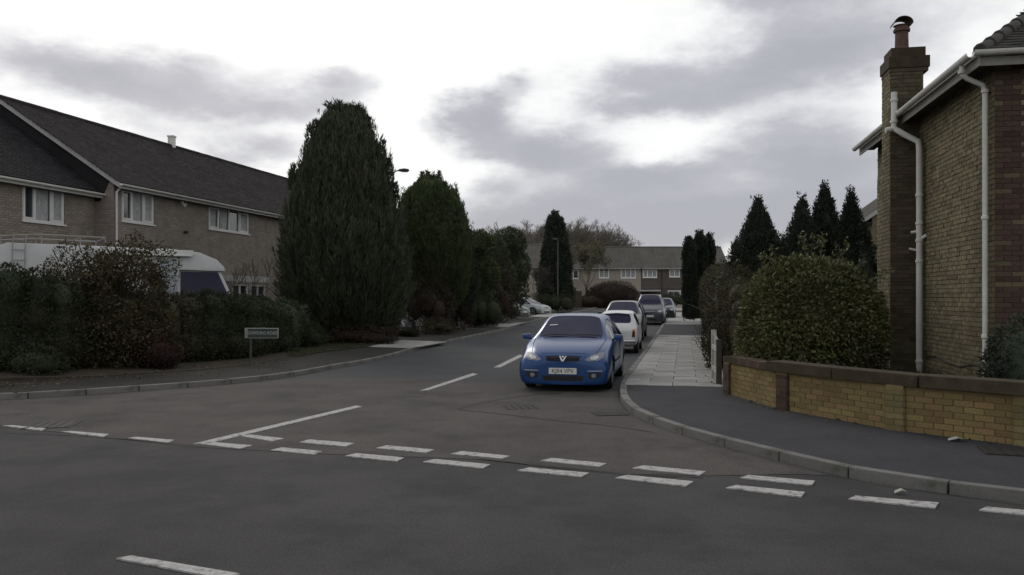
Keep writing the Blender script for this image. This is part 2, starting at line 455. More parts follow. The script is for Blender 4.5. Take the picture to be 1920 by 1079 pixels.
for k in range(3):
    u = MB(); u.box((-.4525, 0, -.12), (.4525, .125, .105)); kerb_me.append(u.mesh('kerbstone', concrete_kerb, bevel=.012))
def kerb_run(name, path, side, drops=()):
    pts = resample(smooth(path), .915)
    root = None; k = 0
    rb = MB()
    for i, (a, b) in enumerate(zip(pts, pts[1:])):
        d = (b - a).normalized(); n = Vector((-d.y, d.x)) * side
        rb.obox((a.x, a.y, gz(a.y) - .3), (b.x - a.x, b.y - a.y, gz(b.y) - gz(a.y)), (n.x * .12, n.y * .12, 0), (0, 0, .27))
    root = struct(rb.build(name, concrete_kerb))
    far = MB()
    for i, (a, b) in enumerate(zip(pts, pts[1:])):
        mid = (a + b) / 2; d = (b - a).normalized(); h = -.015 if any((mid - Vector(q)).length < r for q, r in drops) else 0
        if mid.y < 60 and mid.y > -1 and abs(mid.x) < mid.y * .66 + 2:
            o = link('kerbstone', kerb_me[i % 3], root)
            ang = math.atan2(d.y, d.x) + (math.pi if side < 0 else 0)
            sl = math.atan2(gz(b.y) - gz(a.y), .915) * (-1 if side < 0 else 1)
            o.location = (mid.x, mid.y, gz(mid.y) + h + R.uniform(-.004, .004)); o.rotation_euler = (R.uniform(-.01, .01), -sl, ang + R.uniform(-.006, .006))
            o.scale = ((b - a).length / .915 * .988, 1, 1)
        else:
            n = Vector((-d.y, d.x)) * side
            far.obox((a.x, a.y, gz(a.y) - .03), (b.x - a.x, b.y - a.y, gz(b.y) - gz(a.y)), (n.x * .125, n.y * .125, 0), (0, 0, .135))
    if far.v:
        o = far.build('distant_kerb', concrete_kerb, root); o['kind'] = 'stuff'
    return root
kerb_run('kerb', right_path, 1)
kerb_run('kerb', left_path, -1, drops=[(G(800, 650), 2.2), (G(1000, 603), 3), (G(930, 621), 2)])
rp2 = offset_path(smooth(right_path), .12)
lp2 = offset_path(smooth(left_path), -.12)

# right-hand footway: tarmac corner, bands of paving slabs further on
W0, W1, W2, W3 = G(1366, 739, .1), G(1470, 769, .1), G(1680, 807, .1), G(1925, 837, .1)
wdir = (Vector(W3) - Vector(W2)).normalized()
W4 = tuple(Vector(W3) + wdir * 2.6 + Vector((0, -.2)))
T_IN = W0[0] * NV.x + W0[1] * NV.y + .02
def s_of(p): return p[0] * DV.x + p[1] * DV.y
def s_at(Y, t): return (Y - NV.y * t) / DV.y
f_in = [S(s, T_IN + .5) for s in (92, 60, 36, 18)]
footR = rp2 + [(30, -2), (14, 4.6)] + [(W4[0] + .1, W4[1] + .12), (W3[0], W3[1] + .1), (W2[0] + .03, W2[1] + .1), (W1[0] + .08, W1[1] + .08), (W0[0] + .5, W0[1] + .3)] + list(reversed(f_in))
def dedupe(p):
    o = []
    for q in p:
        if not o or math.dist(q, o[-1]) > .02: o.append(q)
    return o
footway_r = sheet('footway', dedupe(footR), .1, asphalt_foot, step=1.6, skirt=.2)
slab_me = []
for i in range(4):
    u = MB(); u.box((-.296, -.446, -.03), (.296, .446, 0)); m_ = u.mesh('paving_slab', slab_mat, bevel=.006); slab_me.append(m_)
def slab_zone(parent, s0, s1, t0, t1, along=.6, across=.9):
    s = s0; row = 0
    while s + along < s1 + .01:
        t = t0 + (0 if row % 2 == 0 else across / 2) - (0 if row % 2 == 0 else across / 2)
        cuts = [t0] + [t0 + (across if row % 2 == 0 else across / 2) + across * k for k in range(6)]
        cuts = [c for c in cuts if c < t1 - .15] + [t1]
        for a, b in zip(cuts, cuts[1:]):
            c = S(s + along / 2, (a + b) / 2)
            o = link('paving_slab', slab_me[R.randrange(4)], parent)
            o.location = (c[0], c[1], gz(c[1]) + .118 + R.uniform(-.004, .004))
            o.rotation_euler = (R.uniform(-.008, .008), R.uniform(-.007, .007), math.atan2(DV.y, DV.x) + R.uniform(-.006, .006))
            o.scale = (along / .6 * .992, (b - a) / .9 * .992, 1)
        s += along; row += 1
sA = s_at(15.45, -.2); sB = s_at(35.5, -.2)
slab_zone(footway_r, sA, sB, -1.13, T_IN + .1)
def strip(name, s0, s1, t0, t1, z, m, parent=None, step=1.5):
    return sheet(name, [S(s0, t0), S(s0, t1), S(s1, t1), S(s1, t0)], z, m, step=step, parent=parent)
strip('slab_paving', 47.5, 72, -1.13, T_IN + .3, .105, slab_far)
strip('slab_paving', 79, 90, -1.13, T_IN + .3, .105, slab_far)

# left-hand footway
T_L = -11.2
lf = [S(s, -9.65) for s in (90, 75)]
hedge_base = [G(535, 672, .1), G(470, 684, .1), G(380, 694, .1), G(200, 706, .1), G(0, 716, .1)]
footL = dedupe(lp2 + [(-45, 30), (-26, 21.5), (-15, 17.6)] + list(reversed(hedge_base)) + [S(26, T_L), S(35, T_L), S(50, T_L), S(70, T_L), S(92, T_L)])
footway_l = sheet('footway', footL, .1, asphalt_damp, step=1.6, skirt=.2)
def gz_left(x, y):
    th = -(x * .974 - y * .225)                       # distance towards the houses
    return gz(y) + .11 + .4 * min(1, max(0, (th - 12.8) / 5.2))
gardL = [S(92, T_L + .02), S(60, T_L + .02), S(40, T_L + .02), S(26, T_L + .02)] + [(p[0], p[1] + .05) for p in hedge_base] + [(-15, 17.7), (-26, 21.6), (-45, 30.1), (-60, 60), (-45, 100), S(100, -25)]
sheet('front_garden', dedupe(gardL), 0, soil, step=1.6, zf=gz_left, skirt=.7)
# grass verge and crossovers on the left
vp = [G(*p, .11) for p in ((536, 668), (545, 652), (600, 645), (680, 641), (735, 641), (690, 651), (620, 658), (560, 668))]
sheet('grass_verge', vp, .125, verge, step=.8)
def slabs_quad(name, pts, rows, cols):
    q = [Vector(G(*p, .12)) for p in pts]      # a,b,c,d
    me = slab_me
    base = sheet(name, [tuple(v) for v in q], .108, mortar_yel, step=1.0)
    for i in range(rows):
        for j in range(cols):
            def P(u, v): return (q[0] * (1 - u) + q[1] * u) * (1 - v) + (q[3] * (1 - u) + q[2] * u) * v
            c = [P((j + a) / cols, (i + b) / rows) for a, b in ((.01, .02), (.99, .02), (.99, .98), (.01, .98))]
            mb = MB(); cz = [gz(p.y) + .1 for p in c]
            mb.add([(p.x, p.y, z) for p, z in zip(c, cz)] + [(p.x, p.y, z + .022) for p, z in zip(c, cz)],
                   [(0, 3, 2, 1), (4, 5, 6, 7), (0, 1, 5, 4), (1, 2, 6, 5), (2, 3, 7, 6), (3, 0, 4, 7)])
            mb.build('paving_slab', slab_mat, base)
slabs_quad('driveway_crossing', ((684, 650), (770, 653), (838, 641), (745, 638)), 4, 5)
slabs_quad('driveway_crossing', ((890, 613), (950, 614), (986, 605), (930, 605)), 3, 4)
sheet('driveway_crossing', [G(*p, .12) for p in ((990, 594), (1040, 595), (1068, 588), (1020, 588))], .115, slab_far)

# right-hand garden behind the wall
gr_ = [W4, (20, 2), (40, 10), (40, 95), S(92, T_IN + .45), S(60, T_IN + .45), S(36, T_IN + .45), (W0[0] + .3, W0[1] + .35), (W1[0] + .12, W1[1] + .12), (W2[0] + .1, W2[1] + .2), (W3[0] + .1, W3[1] + .2)]
sheet('side_garden', dedupe(gr_), .3, soil, step=2.2, skirt=.5)

# ---- road markings
MK = .0095
def mark(name, pts):
    b = MB(); q = [G(*p) for p in pts]
    top = [(x, y, gz(y) + MK + .003) for x, y in q]; bot = [(x, y, gz(y) + .001) for x, y in q]
    n = len(q)
    b.add(bot + top, [tuple(reversed(range(n))), tuple(range(n, 2 * n))] + [(i, (i + 1) % n, n + (i + 1) % n, n + i) for i in range(n)])
    return b.build(name, paint_white, road)
for a, b_, c, d in (
    ((444, 818), (470, 817), (533, 824), (510, 829)), ((562, 831), (580, 826), (664, 833), (648, 839)),
    ((706, 842), (726, 837), (814, 845), (798, 851)), ((845, 853), (866, 848), (956, 857), (941, 862)),
    ((1013, 866), (1034, 861), (1137, 871), (1124, 877)), ((1186, 880), (1206, 875), (1323, 886), (1312, 893)),
    ((1388, 898), (1402, 893), (1528, 904), (1522, 912)),
    ((376, 834), (398, 831), (473, 837), (450, 843)), ((508, 846), (528, 841), (604, 848), (590, 854)),
    ((647, 857), (668, 852), (758, 860), (744, 867)), ((793, 868), (815, 863), (919, 873), (905, 880)),
    ((970, 884), (992, 879), (1104, 889), (1090, 896)), ((1154, 898), (1176, 893), (1300, 905), (1285, 914)),
    ((1361, 917), (1380, 912), (1509, 925), (1502, 934)), ((1591, 938), (1604, 932), (1760, 945), (1753, 955)),
    ((1836, 959), (1850, 953), (2010, 967), (2000, 976))):
    mark('give_way_dash', (a, b_, c, d))
for a, b_, c, d in (((5, 800), (22, 799), (86, 805), (78, 809)), ((115, 811), (133, 810), (204, 816), (194, 821)), ((240, 823), (256, 821), (326, 827), (316, 832)),
                    ((-130, 786), (-112, 785), (-40, 793), (-50, 797))):
    mark('edge_dash', (a, b_, c, d))
mark('centre_line', ((362, 834), (392, 833), (679, 764), (668, 762)))
mark('centre_line', ((787, 734), (803, 733), (896, 703), (886, 701)))
mark('centre_line', ((926, 690), (938, 690), (982, 668), (974, 666)))
mark('centre_line', ((218, 1050), (246, 1045), (450, 1079), (430, 1090)))
for s_ in (36, 44, 52, 60):
    c0, c1 = S(s_, -5.1), S(s_ + 3, -5.1); b = MB()
    n = NV * .05
    b.add([(c0[0] - n.x, c0[1] - n.y, gz(c0[1]) + MK), (c0[0] + n.x, c0[1] + n.y, gz(c0[1]) + MK), (c1[0] + n.x, c1[1] + n.y, gz(c1[1]) + MK), (c1[0] - n.x, c1[1] - n.y, gz(c1[1]) + MK)], [(0, 1, 2, 3)])
    b.build('centre_line', paint_white, road)
iron = mat('cast_iron', (.035, .032, .03), .7, .3, 20, .6, 60)
def manhole(px, py, w, l, z=.012, parent=road, rz=.2):
    x, y = G(px, py); b = MB()
    b.box((-w / 2, -l / 2, -.02), (w / 2, l / 2, 0))
    for i in range(5):
        for j in range(5):
            u = -w / 2 + w * (i + .5) / 5; v = -l / 2 + l * (j + .5) / 5
            b.box((u - .03, v - .03, 0), (u + .03, v + .03, .004))
    o = b.build('manhole_cover', iron, parent); o.location = (x, y, gz(y) + z); o.rotation_euler = (0, 0, rz); return o
manhole(1143, 777, .5, .4); manhole(975, 764, .55, .5, .006); manhole(98, 798, .6, .6)
manhole(1900, 866, .6, .5, .115, footway_r, -.35)

# ------------------------------------------------------------------ pieces: bricks and tiles
def frame(O, U, N_):
    U = Vector(U).normalized(); N_ = Vector(N_).normalized()
    return (Vector(O), U, N_)
def visible(p):
    if p.y < 1: return False
    px = CX + p.x / p.y * FPX; py = HY - (p.z - EYE) / p.y * FPX
    return -5 < px < 1925 and -5 < py < 1085
def emit(parent, name, pieces, unit_me, unit_faces, mats, limit=300, rest_name=None):
    """pieces: list of (4x4 matrix of a unit box, material index, centre). nearest visible ones become objects"""
    vis = sorted([p for p in pieces if visible(p[2]) and p[3]], key=lambda p: p[2].length)[:limit]
    ids = set(id(p) for p in vis)
    ums = []
    for m in mats:
        me = unit_me.copy(); me.materials.clear(); me.materials.append(m); ums.append(me)
    for p in vis:
        o = link(name, ums[p[1]], parent); o.matrix_local = p[0]
    rest = [p for p in pieces if id(p) not in ids]
    if rest:
        V = np.array([v.co[:] + (1,) for v in unit_me.vertices]); F = [tuple(f.vertices) for f in unit_me.polygons]
        nv = len(V); allv = []; allf = []; mi = []
        for k, p in enumerate(rest):
            allv.append((V @ np.array(p[0]).T)[:, :3]); allf += [tuple(i + k * nv for i in f) for f in F]; mi += [p[1]] * len(F)
        me = bpy.data.meshes.new(rest_name or name + '_field'); me.from_pydata(np.concatenate(allv).tolist(), [], allf)
        for m in mats: me.materials.append(m)
        me.polygons.foreach_set('material_index', mi)
        o = link(rest_name or name + '_field', me, parent); o['kind'] = 'stuff'
ub = MB(); ub.box((-.5, -.5, 0), (.5, .5, 1)); UNIT = ub.mesh('unit', [])     # x along, y thickness (0 = face back), z up
def brick_pieces(fr, u0, u1, z0, z1, holes=(), mi=0, sel=True, off=.0, course=.075, ln=.225, proud=.012, pick=None, jit=.003):
    O, U, N_ = fr; out = []; row = 0; z = z0
    while z + course * .6 < z1:
        h = min(course, z1 - z) - .010
        u = u0 - (0 if row % 2 == 0 else ln / 2)
        while u < u1:
            a, b = max(u + .005, u0), min(u + ln - .005, u1)
            segs = [(a, b)]
            for (ha, hb, hz0, hz1) in holes:
                if z + h > hz0 + .01 and z < hz1 - .01:
                    ns = []
                    for (s0, s1) in segs:
                        if s1 <= ha or s0 >= hb: ns.append((s0, s1)); continue
                        if s0 < ha: ns.append((s0, ha))
                        if s1 > hb: ns.append((hb, s1))
                    segs = ns
            for (s0, s1) in segs:
                if s1 - s0 < .03: continue
                c = O + U * ((s0 + s1) / 2) + N_ * (off + R.uniform(-jit, jit)); c.z += z
                M = Matrix(((U.x * (s1 - s0), -N_.x * .05, 0, c.x - N_.x * (.025 - proud)), (U.y * (s1 - s0), -N_.y * .05, 0, c.y - N_.y * (.025 - proud)), (0, 0, h, c.z), (0, 0, 0, 1)))
                m = mi if pick is None else pick((s0 + s1) / 2, z)
                out.append((M, m, c, sel if not callable(sel) else sel(c)))
            u += ln
        z += course; row += 1
    return out
def tile_pieces(E, U, SL, NRM, width, length, w=.165, gauge=.1, ok=None, sel=True, thick=.013, mi=0):
    """tiles laid up the slope SL from the eave line E + U*u"""
    E, U, SL, NRM = map(Vector, (E, U, SL, NRM)); out = []; r = 0; s = 0
    while s < length:
        u = -(0 if r % 2 == 0 else w / 2)
        while u < width:
            uc = u + w / 2
            if ok is None or ok(uc, s):
                g = min(gauge * 1.35, length - s + .02)
                c = E + U * uc + SL * (s + g / 2) + NRM * (.006 + R.uniform(0, .005))
                tilt = .014 / gauge
                SLt = (SL - NRM * tilt).normalized(); Nt = (NRM + SL * tilt).normalized()
                b0 = c + Nt * .012
                M = Matrix(((U.x * w * .975, SLt.x * g, Nt.x * thick, b0.x), (U.y * w * .975, SLt.y * g, Nt.y * thick, b0.y), (U.z * w * .975, SLt.z * g, Nt.z * thick, b0.z), (0, 0, 0, 1)))
                out.append((M, mi, c, sel if not callable(sel) else sel(c)))
            u += w
        s += gauge; r += 1
    return out
def wall_faces(b, fr, u0, u1, z0, z1, holes=(), depth=.1, mi=0, off=0.0):
    """a wall plane with real openings and reveals"""
    O, U, N_ = fr
    us = sorted({u0, u1} | {h[0] for h in holes} | {h[1] for h in holes}); zs = sorted({z0, z1} | {h[2] for h in holes} | {h[3] for h in holes})
    P = lambda u, z, d=0: tuple(O + U * u + N_ * (off - d) + Vector((0, 0, z)))
    for a, c in zip(us, us[1:]):
        for e, g in zip(zs, zs[1:]):
            um, zm = (a + c) / 2, (e + g) / 2
            if any(h[0] < um < h[1] and h[2] < zm < h[3] for h in holes): continue
            b.add([P(a, e), P(c, e), P(c, g), P(a, g)], [(0, 1, 2, 3)], mi)
    for h in holes:
        a, c, e, g = h
        b.add([P(a, e), P(c, e), P(c, e, depth), P(a, e, depth)], [(0, 1, 2, 3)], mi)
        b.add([P(a, g), P(c, g), P(c, g, depth), P(a, g, depth)], [(0, 1, 2, 3)], mi)
        b.add([P(a, e), P(a, g), P(a, g, depth), P(a, e, depth)], [(0, 1, 2, 3)], mi)
        b.add([P(c, e), P(c, g), P(c, g, depth), P(c, e, depth)], [(0, 1, 2, 3)], mi)
def window(parent, fr, hole, lights, fw=.06, depth=.07, transom=None, curtains=(), sill=True, openers=(), base_mat=None, mw=None):
    """lights: list of relative widths. frame + panes (+ curtains) are sub-parts of a 'window' part"""
    O, U, N_ = fr; a, c, e, g = hole; tot = sum(lights); m = base_mat or upvc
    P = lambda u, z, d=0: O + U * u + N_ * (-d) + Vector((0, 0, z))
    def bar(b, u0, u1, z0, z1, d0, d1): b.obox(P(u0, z0, d1), U * (u1 - u0), N_ * (d1 - d0), (0, 0, z1 - z0))
    b = MB()
    bar(b, a, c, e, e + fw, depth - .05, depth + .02); bar(b, a, c, g - fw, g, depth - .05, depth + .02)
    bar(b, a, a + fw, e + fw, g - fw, depth - .05, depth + .02); bar(b, c - fw, c, e + fw, g - fw, depth - .05, depth + .02)
    u = a; cells = []
    for i, l in enumerate(lights):
        w = (c - a) * l / tot
        if i: bar(b, u - fw / 2, u + fw / 2, e + fw, g - fw, depth - .048, depth + .02)
        cells.append((u + (fw if i == 0 else fw / 2), u + w - (fw if i == len(lights) - 1 else fw / 2)))
        u += w
    if transom:
        for (x0, x1) in cells: bar(b, x0, x1, e + (g - e) * transom - .025, e + (g - e) * transom + .025, depth - .046, depth + .02)
    for i in openers:
        x0, x1 = cells[i]; q = .055
        bar(b, x0, x1, e + fw, e + fw + q, depth - .065, depth - .01); bar(b, x0, x1, g - fw - q, g - fw, depth - .065, depth - .01)
        bar(b, x0, x0 + q, e + fw + q, g - fw - q, depth - .065, depth - .01); bar(b, x1 - q, x1, e + fw + q, g - fw - q, depth - .065, depth - .01)
    win = b.build('window', m, parent)
    for (x0, x1) in cells:
        p = MB(); p.obox(P(x0 - .01, e + fw - .01, depth + .008), U * (x1 - x0 + .02), N_ * .006, (0, 0, g - e - 2 * fw + .02))
        p.build('pane', glass, win)
    for i, (k0, k1, zz) in enumerate(curtains):
        x0, x1 = a + (c - a) * k0, a + (c - a) * k1; n = 14; cb = MB()
        vs = []
        for j in range(n + 1):
            uu = x0 + (x1 - x0) * j / n; dd = depth + .004 - .0
            q0 = P(uu, e + fw, depth + .0); q1 = P(uu, e + (g - e) * zz, depth + .0)
            w_ = N_ * (.0035 + .0025 * math.sin(j * 2.4) - 0.0)
            vs += [q0 + w_, q1 + w_]
        cb.add(vs, [(2 * j, 2 * j + 2, 2 * j + 3, 2 * j + 1) for j in range(n)]); cb.build('curtain', net, win)
    if sill:
        s = MB(); s.obox(P(a - .04, e - .05, depth), U * (c - a + .08), N_ * (depth + .05), (0, 0, .05)); s.build('sill', m, win)
    return win
def world_kids(root):
    inv = (Matrix.Translation(root.location) @ Matrix.Rotation(root.rotation_euler.z, 4, 'Z')).inverted()
    for ch in [o for o in C.objects if o.parent == root]: ch.matrix_parent_inverse = inv

# ------------------------------------------------------------------ yellow brick garden wall
gw = thing('garden_wall', 'low yellow brick garden wall with dark coping curving round the corner footway', 'wall', (W1[0], W1[1], 0))
ws = [W0, W1, W2, W3, W4]; ZT = .66
pcs = []; core = MB()
for i, (a, b) in enumerate(zip(ws, ws[1:])):
    A, B = Vector((*a, 0)), Vector((*b, 0)); U = (B - A).normalized(); N_ = Vector((U.y, -U.x, 0)); L = (B - A).length
    if N_.y > 0: N_ = -N_
    core.obox(A + Vector((0, 0, .02)) - N_ * .2, U * L, N_ * .199, (0, 0, ZT - .03))
    fr = frame(A, U, N_)
    # no piece is laid where a pier stands
    pcs += brick_pieces(fr, .02 if i == 0 else .12, L - (.12 if i < 3 else 0), .1, ZT - .01, sel=lambda c: c.x < 7, proud=.010)
    cz = ZT - .005
core.build('wall_core', mortar_yel, gw)
piers = []
for i, P_ in enumerate((W0, W1, W2, W3)):
    A = Vector((*P_, 0)); d0 = (Vector(ws[i + 1]) - Vector(P_)).normalized(); U = Vector((d0.x, d0.y, 0)); N_ = Vector((U.y, -U.x, 0))
    if N_.y > 0: N_ = -N_
    pm = MB(); w_ = .115
    pm.obox(A - U * (w_ - .006) - N_ * .2, U * (2 * w_ - .012), N_ * .245, (0, 0, ZT))
    pier = pm.build('pier_core', mortar_yel, gw)
    fr = frame(A - U * w_ + N_ * .045, U, N_)
    pcs += brick_pieces(fr, 0, 2 * w_, .1, ZT - .01, mi=(1 if i in (0, 1) else 2), proud=.010)
    for sg in (-1, 1):
        fr = frame(A + U * w_ * sg - N_ * .06, N_, U * sg)
        pcs += brick_pieces(fr, 0, .105, .1, ZT - .01, mi=(1 if i in (0, 1) else 2), proud=.010)
emit(gw, 'brick', pcs, UNIT, None, [brick_yel, brick_red, mat('brick_green_yellow', (.2, .175, .08), .92, .3, 6, .7, 60, rnd=.25, island=.2, hue=.015)], rest_name='lower_bricks')
# coping: long weathered stones, the end bay capped lower in red brick
cop = [Vector((*p, 0)) for p in ws]
cp2 = resample([tuple(Vector(W1) + (Vector(W1) - Vector(W2)).normalized() * .3)] + [W1, W2, W3, W4], 1.32)
cp2.append(Vector(W4))
for k, (a, b) in enumerate(zip(cp2, cp2[1:])):
    if (b - a).length < .1: continue
    U = Vector((*(b - a).normalized(), 0)); N_ = Vector((U.y, -U.x, 0)); N_ = -N_ if N_.y > 0 else N_
    c = MB(); c.obox(Vector((a.x, a.y, ZT + R.uniform(-.004, .004))) + U * .006 + N_ * .085, U * ((b - a).length - .012), -N_ * .33, (0, 0, .15))
    c.build('coping_stone', coping, gw, bevel=.012)
A, B = Vector((*W0, 0)), Vector((*W1, 0)); U = (B - A).normalized(); N_ = Vector((U.y, -U.x, 0)); N_ = -N_ if N_.y > 0 else N_
L = (B - A).length - .34; u = -.12; k = 0
while u < L:
    c = MB(); c.obox(A + U * u + Vector((0, 0, ZT - .012 + R.uniform(-.006, .006))) + N_ * .05, U * .066, -N_ * .26, (0, 0, .105)); o = c.build('coping_brick', brick_red if .25 < u / L < .75 else coping, gw); u += .076
world_kids(gw)

# ------------------------------------------------------------------ brick house on the right
UH = Vector((.187, .982, 0)).normalized(); VH = Vector((UH.y, -UH.x, 0))         # along the west wall / along the south wall
CR = Vector((7.01, 12.0, 0)); GR = .26
rh = thing('brick_house', 'brown stock brick house at the right edge with tall chimney breast and white downpipes', 'house', (CR.x, CR.y, GR))
W_L, S_L, EV = 6.85, 9.0, 5.18
frW = frame(CR, UH, -VH); frS = frame(CR, VH, -UH)
b = MB(); wall_faces(b, frW, 0, W_L, GR - .2, EV, off=-.004); wall_faces(b, frS, 0, S_L, GR - .2, EV, off=-.004)
O2 = CR + UH * W_L; wall_faces(b, frame(O2, VH, UH), 0, S_L, GR - .2, EV)
O3 = CR + VH * S_L; wall_faces(b, frame(O3, UH, VH), 0, W_L, GR - .2, EV)
b.build('wall', mortar_brn, rh)
pcs = brick_pieces(frW, .0, W_L, GR, EV, proud=.012, jit=.006, sel=lambda c: c.z > .95)
pcs += brick_pieces(frS, 0.0, 4.0, GR, EV, proud=.010, sel=lambda c: c.z > .95, pick=lambda u, z: 0 if (z > 3.7 and u > .42 and R.random() < .85) or R.random() < .08 else 1)
emit(rh, 'brick', pcs, UNIT, None, [brick_stock, brick_red], rest_name='brick_courses')
# chimney breast: projects from the west wall
CH0, CH1, CHP, CHZ = 3.62, 4.22, .53, 6.02
b = MB()
P = lambda u, p, z: CR + UH * u - VH * p + Vector((0, 0, z))
b.obox(P(CH0, -.05, GR), UH * (CH1 - CH0), -VH * (CHP + .05), (0, 0, CHZ - GR))
# wider foot of the breast, sloping back at shoulder height
b.add([P(CH1, 0, GR), P(CH1 + .42, 0, GR), P(CH1 + .42, CHP * .98, GR), P(CH1, CHP * .98, GR), P(CH1, 0, 4.6), P(CH1 + .42, 0, 4.2), P(CH1 + .42, CHP * .98, 4.2), P(CH1, CHP * .98, 4.6)],
      [(0, 3, 2, 1), (4, 5, 6, 7), (0, 1, 5, 4), (1, 2, 6, 5), (2, 3, 7, 6), (3, 0, 4, 7)])
ch = b.build('chimney', mortar_brn, rh)
cp = brick_pieces(frame(P(CH0, CHP, 0), VH, -UH), 0, CHP, GR, CHZ, mi=0, proud=.010, sel=lambda c: c.z > .9)  # south face laid in darker bricks: its shade is put into the colour
cp += brick_pieces(frame(P(CH0, CHP, 0), UH, -VH), 0, CH1 - CH0, GR, CHZ, mi=1, proud=.010, sel=lambda c: c.z > 2.2)  # west face in lighter stock bricks, as the lit side
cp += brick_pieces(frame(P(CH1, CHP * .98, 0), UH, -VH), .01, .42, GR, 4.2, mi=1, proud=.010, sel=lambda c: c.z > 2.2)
emit(ch, 'brick', cp, UNIT, None, [brick_dark_shaded, brick_stock], rest_name='brick_courses')
# corbelled cap
for k, (e, z0, z1) in enumerate(((.018, CHZ + .0, CHZ + .075), (.04, CHZ + .075, CHZ + .29), (-.02, CHZ + .29, CHZ + .47))):
    c = MB(); c.obox(P(CH0 - e, CHP + e, z0), UH * (CH1 - CH0 + 2 * e), VH * (CHP + .12 + 2 * e), (0, 0, z1 - z0)); c.build('corbel_course', coping if k else brick_dark_shaded, ch, bevel=.012)
pot = MB(); pc = P(CH0 + .42, CHP * .42, 0)
pot.lathe([(.15, CHZ + .47), (.145, CHZ + .55), (.125, CHZ + .57), (.118, CHZ + .87), (.15, CHZ + .88), (.152, CHZ + .93), (.125, CHZ + .95), (.12, CHZ + .98), (.155, CHZ + 1.0)], (pc.x, pc.y, 0), 18)
pot.build('chimney_pot', clay, ch, smooth=True)
cw = MB()
n = 9
for i in range(n):                                            # half-round hood over the pot
    a0, a1 = math.pi * i / n, math.pi * (i + 1) / n
    q = [(-math.cos(a) * .17, math.sin(a) * .13) for a in (a0, a1)]
    cw.obox(Vector((pc.x, pc.y, CHZ + 1.0 + q[0][1])) + VH * q[0][0] - UH * .17, VH * (q[1][0] - q[0][0]) + Vector((0, 0, q[1][1] - q[0][1])), UH * .34, (0, 0, .014))
cw.build('cowl', mat('cowl_metal', (.09, .075, .06), .8, .3, 9), ch)
# hipped roof
PIT = math.tan(RAD(37)); OV = .33; ZE = EV + .03
E0 = CR - VH * OV - UH * OV; E0.z = ZE
Lw, Ls = W_L + 2 * OV, S_L + 2 * OV; half = Lw / 2; rise = half * PIT
A_ = E0; B_ = E0 + UH * Lw; C_ = B_ + VH * Ls; D_ = E0 + VH * Ls
R0 = E0 + UH * half + VH * half + Vector((0, 0, rise)); R1 = E0 + UH * half + VH * (Ls - half) + Vector((0, 0, rise))
b = MB(); b.add([A_, B_, C_, D_, R0, R1], [(0, 4, 1), (0, 3, 5, 4), (1, 4, 5, 2), (2, 5, 3), (0, 1, 2, 3)])
roof = b.build('roof', tile_right, rh)
slS = (UH + Vector((0, 0, PIT))).normalized(); nS = (Vector((0, 0, 1)) - UH * PIT).normalized()
slW = (VH + Vector((0, 0, PIT))).normalized(); nW = (Vector((0, 0, 1)) - VH * PIT).normalized()
cs = math.cos(RAD(37)); LEN = half / cs
tp = tile_pieces(E0, VH, slS, nS, 5.2, LEN, ok=lambda u, s: u > s * cs - .05, sel=True)
emit(roof, 'roof_tile', tp, UNIT, None, [tile_right], rest_name='roof_tiles')
tp = tile_pieces(E0, UH, slW, nW, Lw, LEN, w=.165, gauge=.1, ok=lambda u, s: u > s * cs - .05 and u < Lw - s * cs + .05, sel=False)
emit(roof, 'roof_tile', tp, UNIT, None, [tile_right], rest_name='roof_tiles')
hipd = (R0 - E0); hl = hipd.length; hd = hipd.normalized(); k = 0
while k * .3 < hl - .3:                                       # bonnet hip tiles
    c = MB(); p0 = E0 + hd * (.05 + k * .3) + Vector((0, 0, .035)); p1 = E0 + hd * (.05 + k * .3 + .36) + Vector((0, 0, .02))
    c.tube([p0, p1], [.10, .075], 10); c.build('hip_tile', tile_right, roof, smooth=True); k += 1
# soffit, fascia, gutters
b = MB(); b.obox(E0 + Vector((0, 0, -.05)), UH * Lw, VH * OV * .98, (0, 0, .04)); b.obox(E0 + Vector((0, 0, -.05)) + VH * OV, VH * (Ls - OV), UH * OV * .98, (0, 0, .04))
b.build('soffit', soffit, rh)
b = MB(); b.obox(E0 + Vector((0, 0, -.17)) - UH * .02, UH * (Lw + .02), VH * .022, (0, 0, .2)); b.obox(E0 + Vector((0, 0, -.17)) + VH * .024, VH * (Ls - .02), UH * .022, (0, 0, .2))
b.build('fascia', mat('fascia_dull', (.27, .265, .24), .6, .15, 4, wear=((.15, .145, .13), 5, .5, .75)), rh)
def gutter(parent, A, B, out, r=.062, z=0.0):
    g = MB(); d = (B - A); n_ = 8; prof = []
    for i in range(n_ + 1):
        a = math.pi * i / n_; prof.append((math.cos(a) * r, -math.sin(a) * r * 1.1))
    prof += [(x * .9, y * .88) for x, y in reversed(prof)]
    Z = Vector((0, 0, 1)); pts = [A + out * (r + .02 + x) + Z * (y + z) for x, y in prof]
    g.prism(pts, d)
    return g.build('gutter', upvc_old, parent, smooth=False)
gutter(rh, E0 - VH * .02 + Vector((0, 0, .02)), E0 + UH * Lw - VH * .02 + Vector((0, 0, .0)), -VH)
gutter(rh, E0 - UH * .02 - VH * .1 + Vector((0, 0, .02)), E0 + VH * Ls - UH * .02 + Vector((0, 0, .02)), -UH)
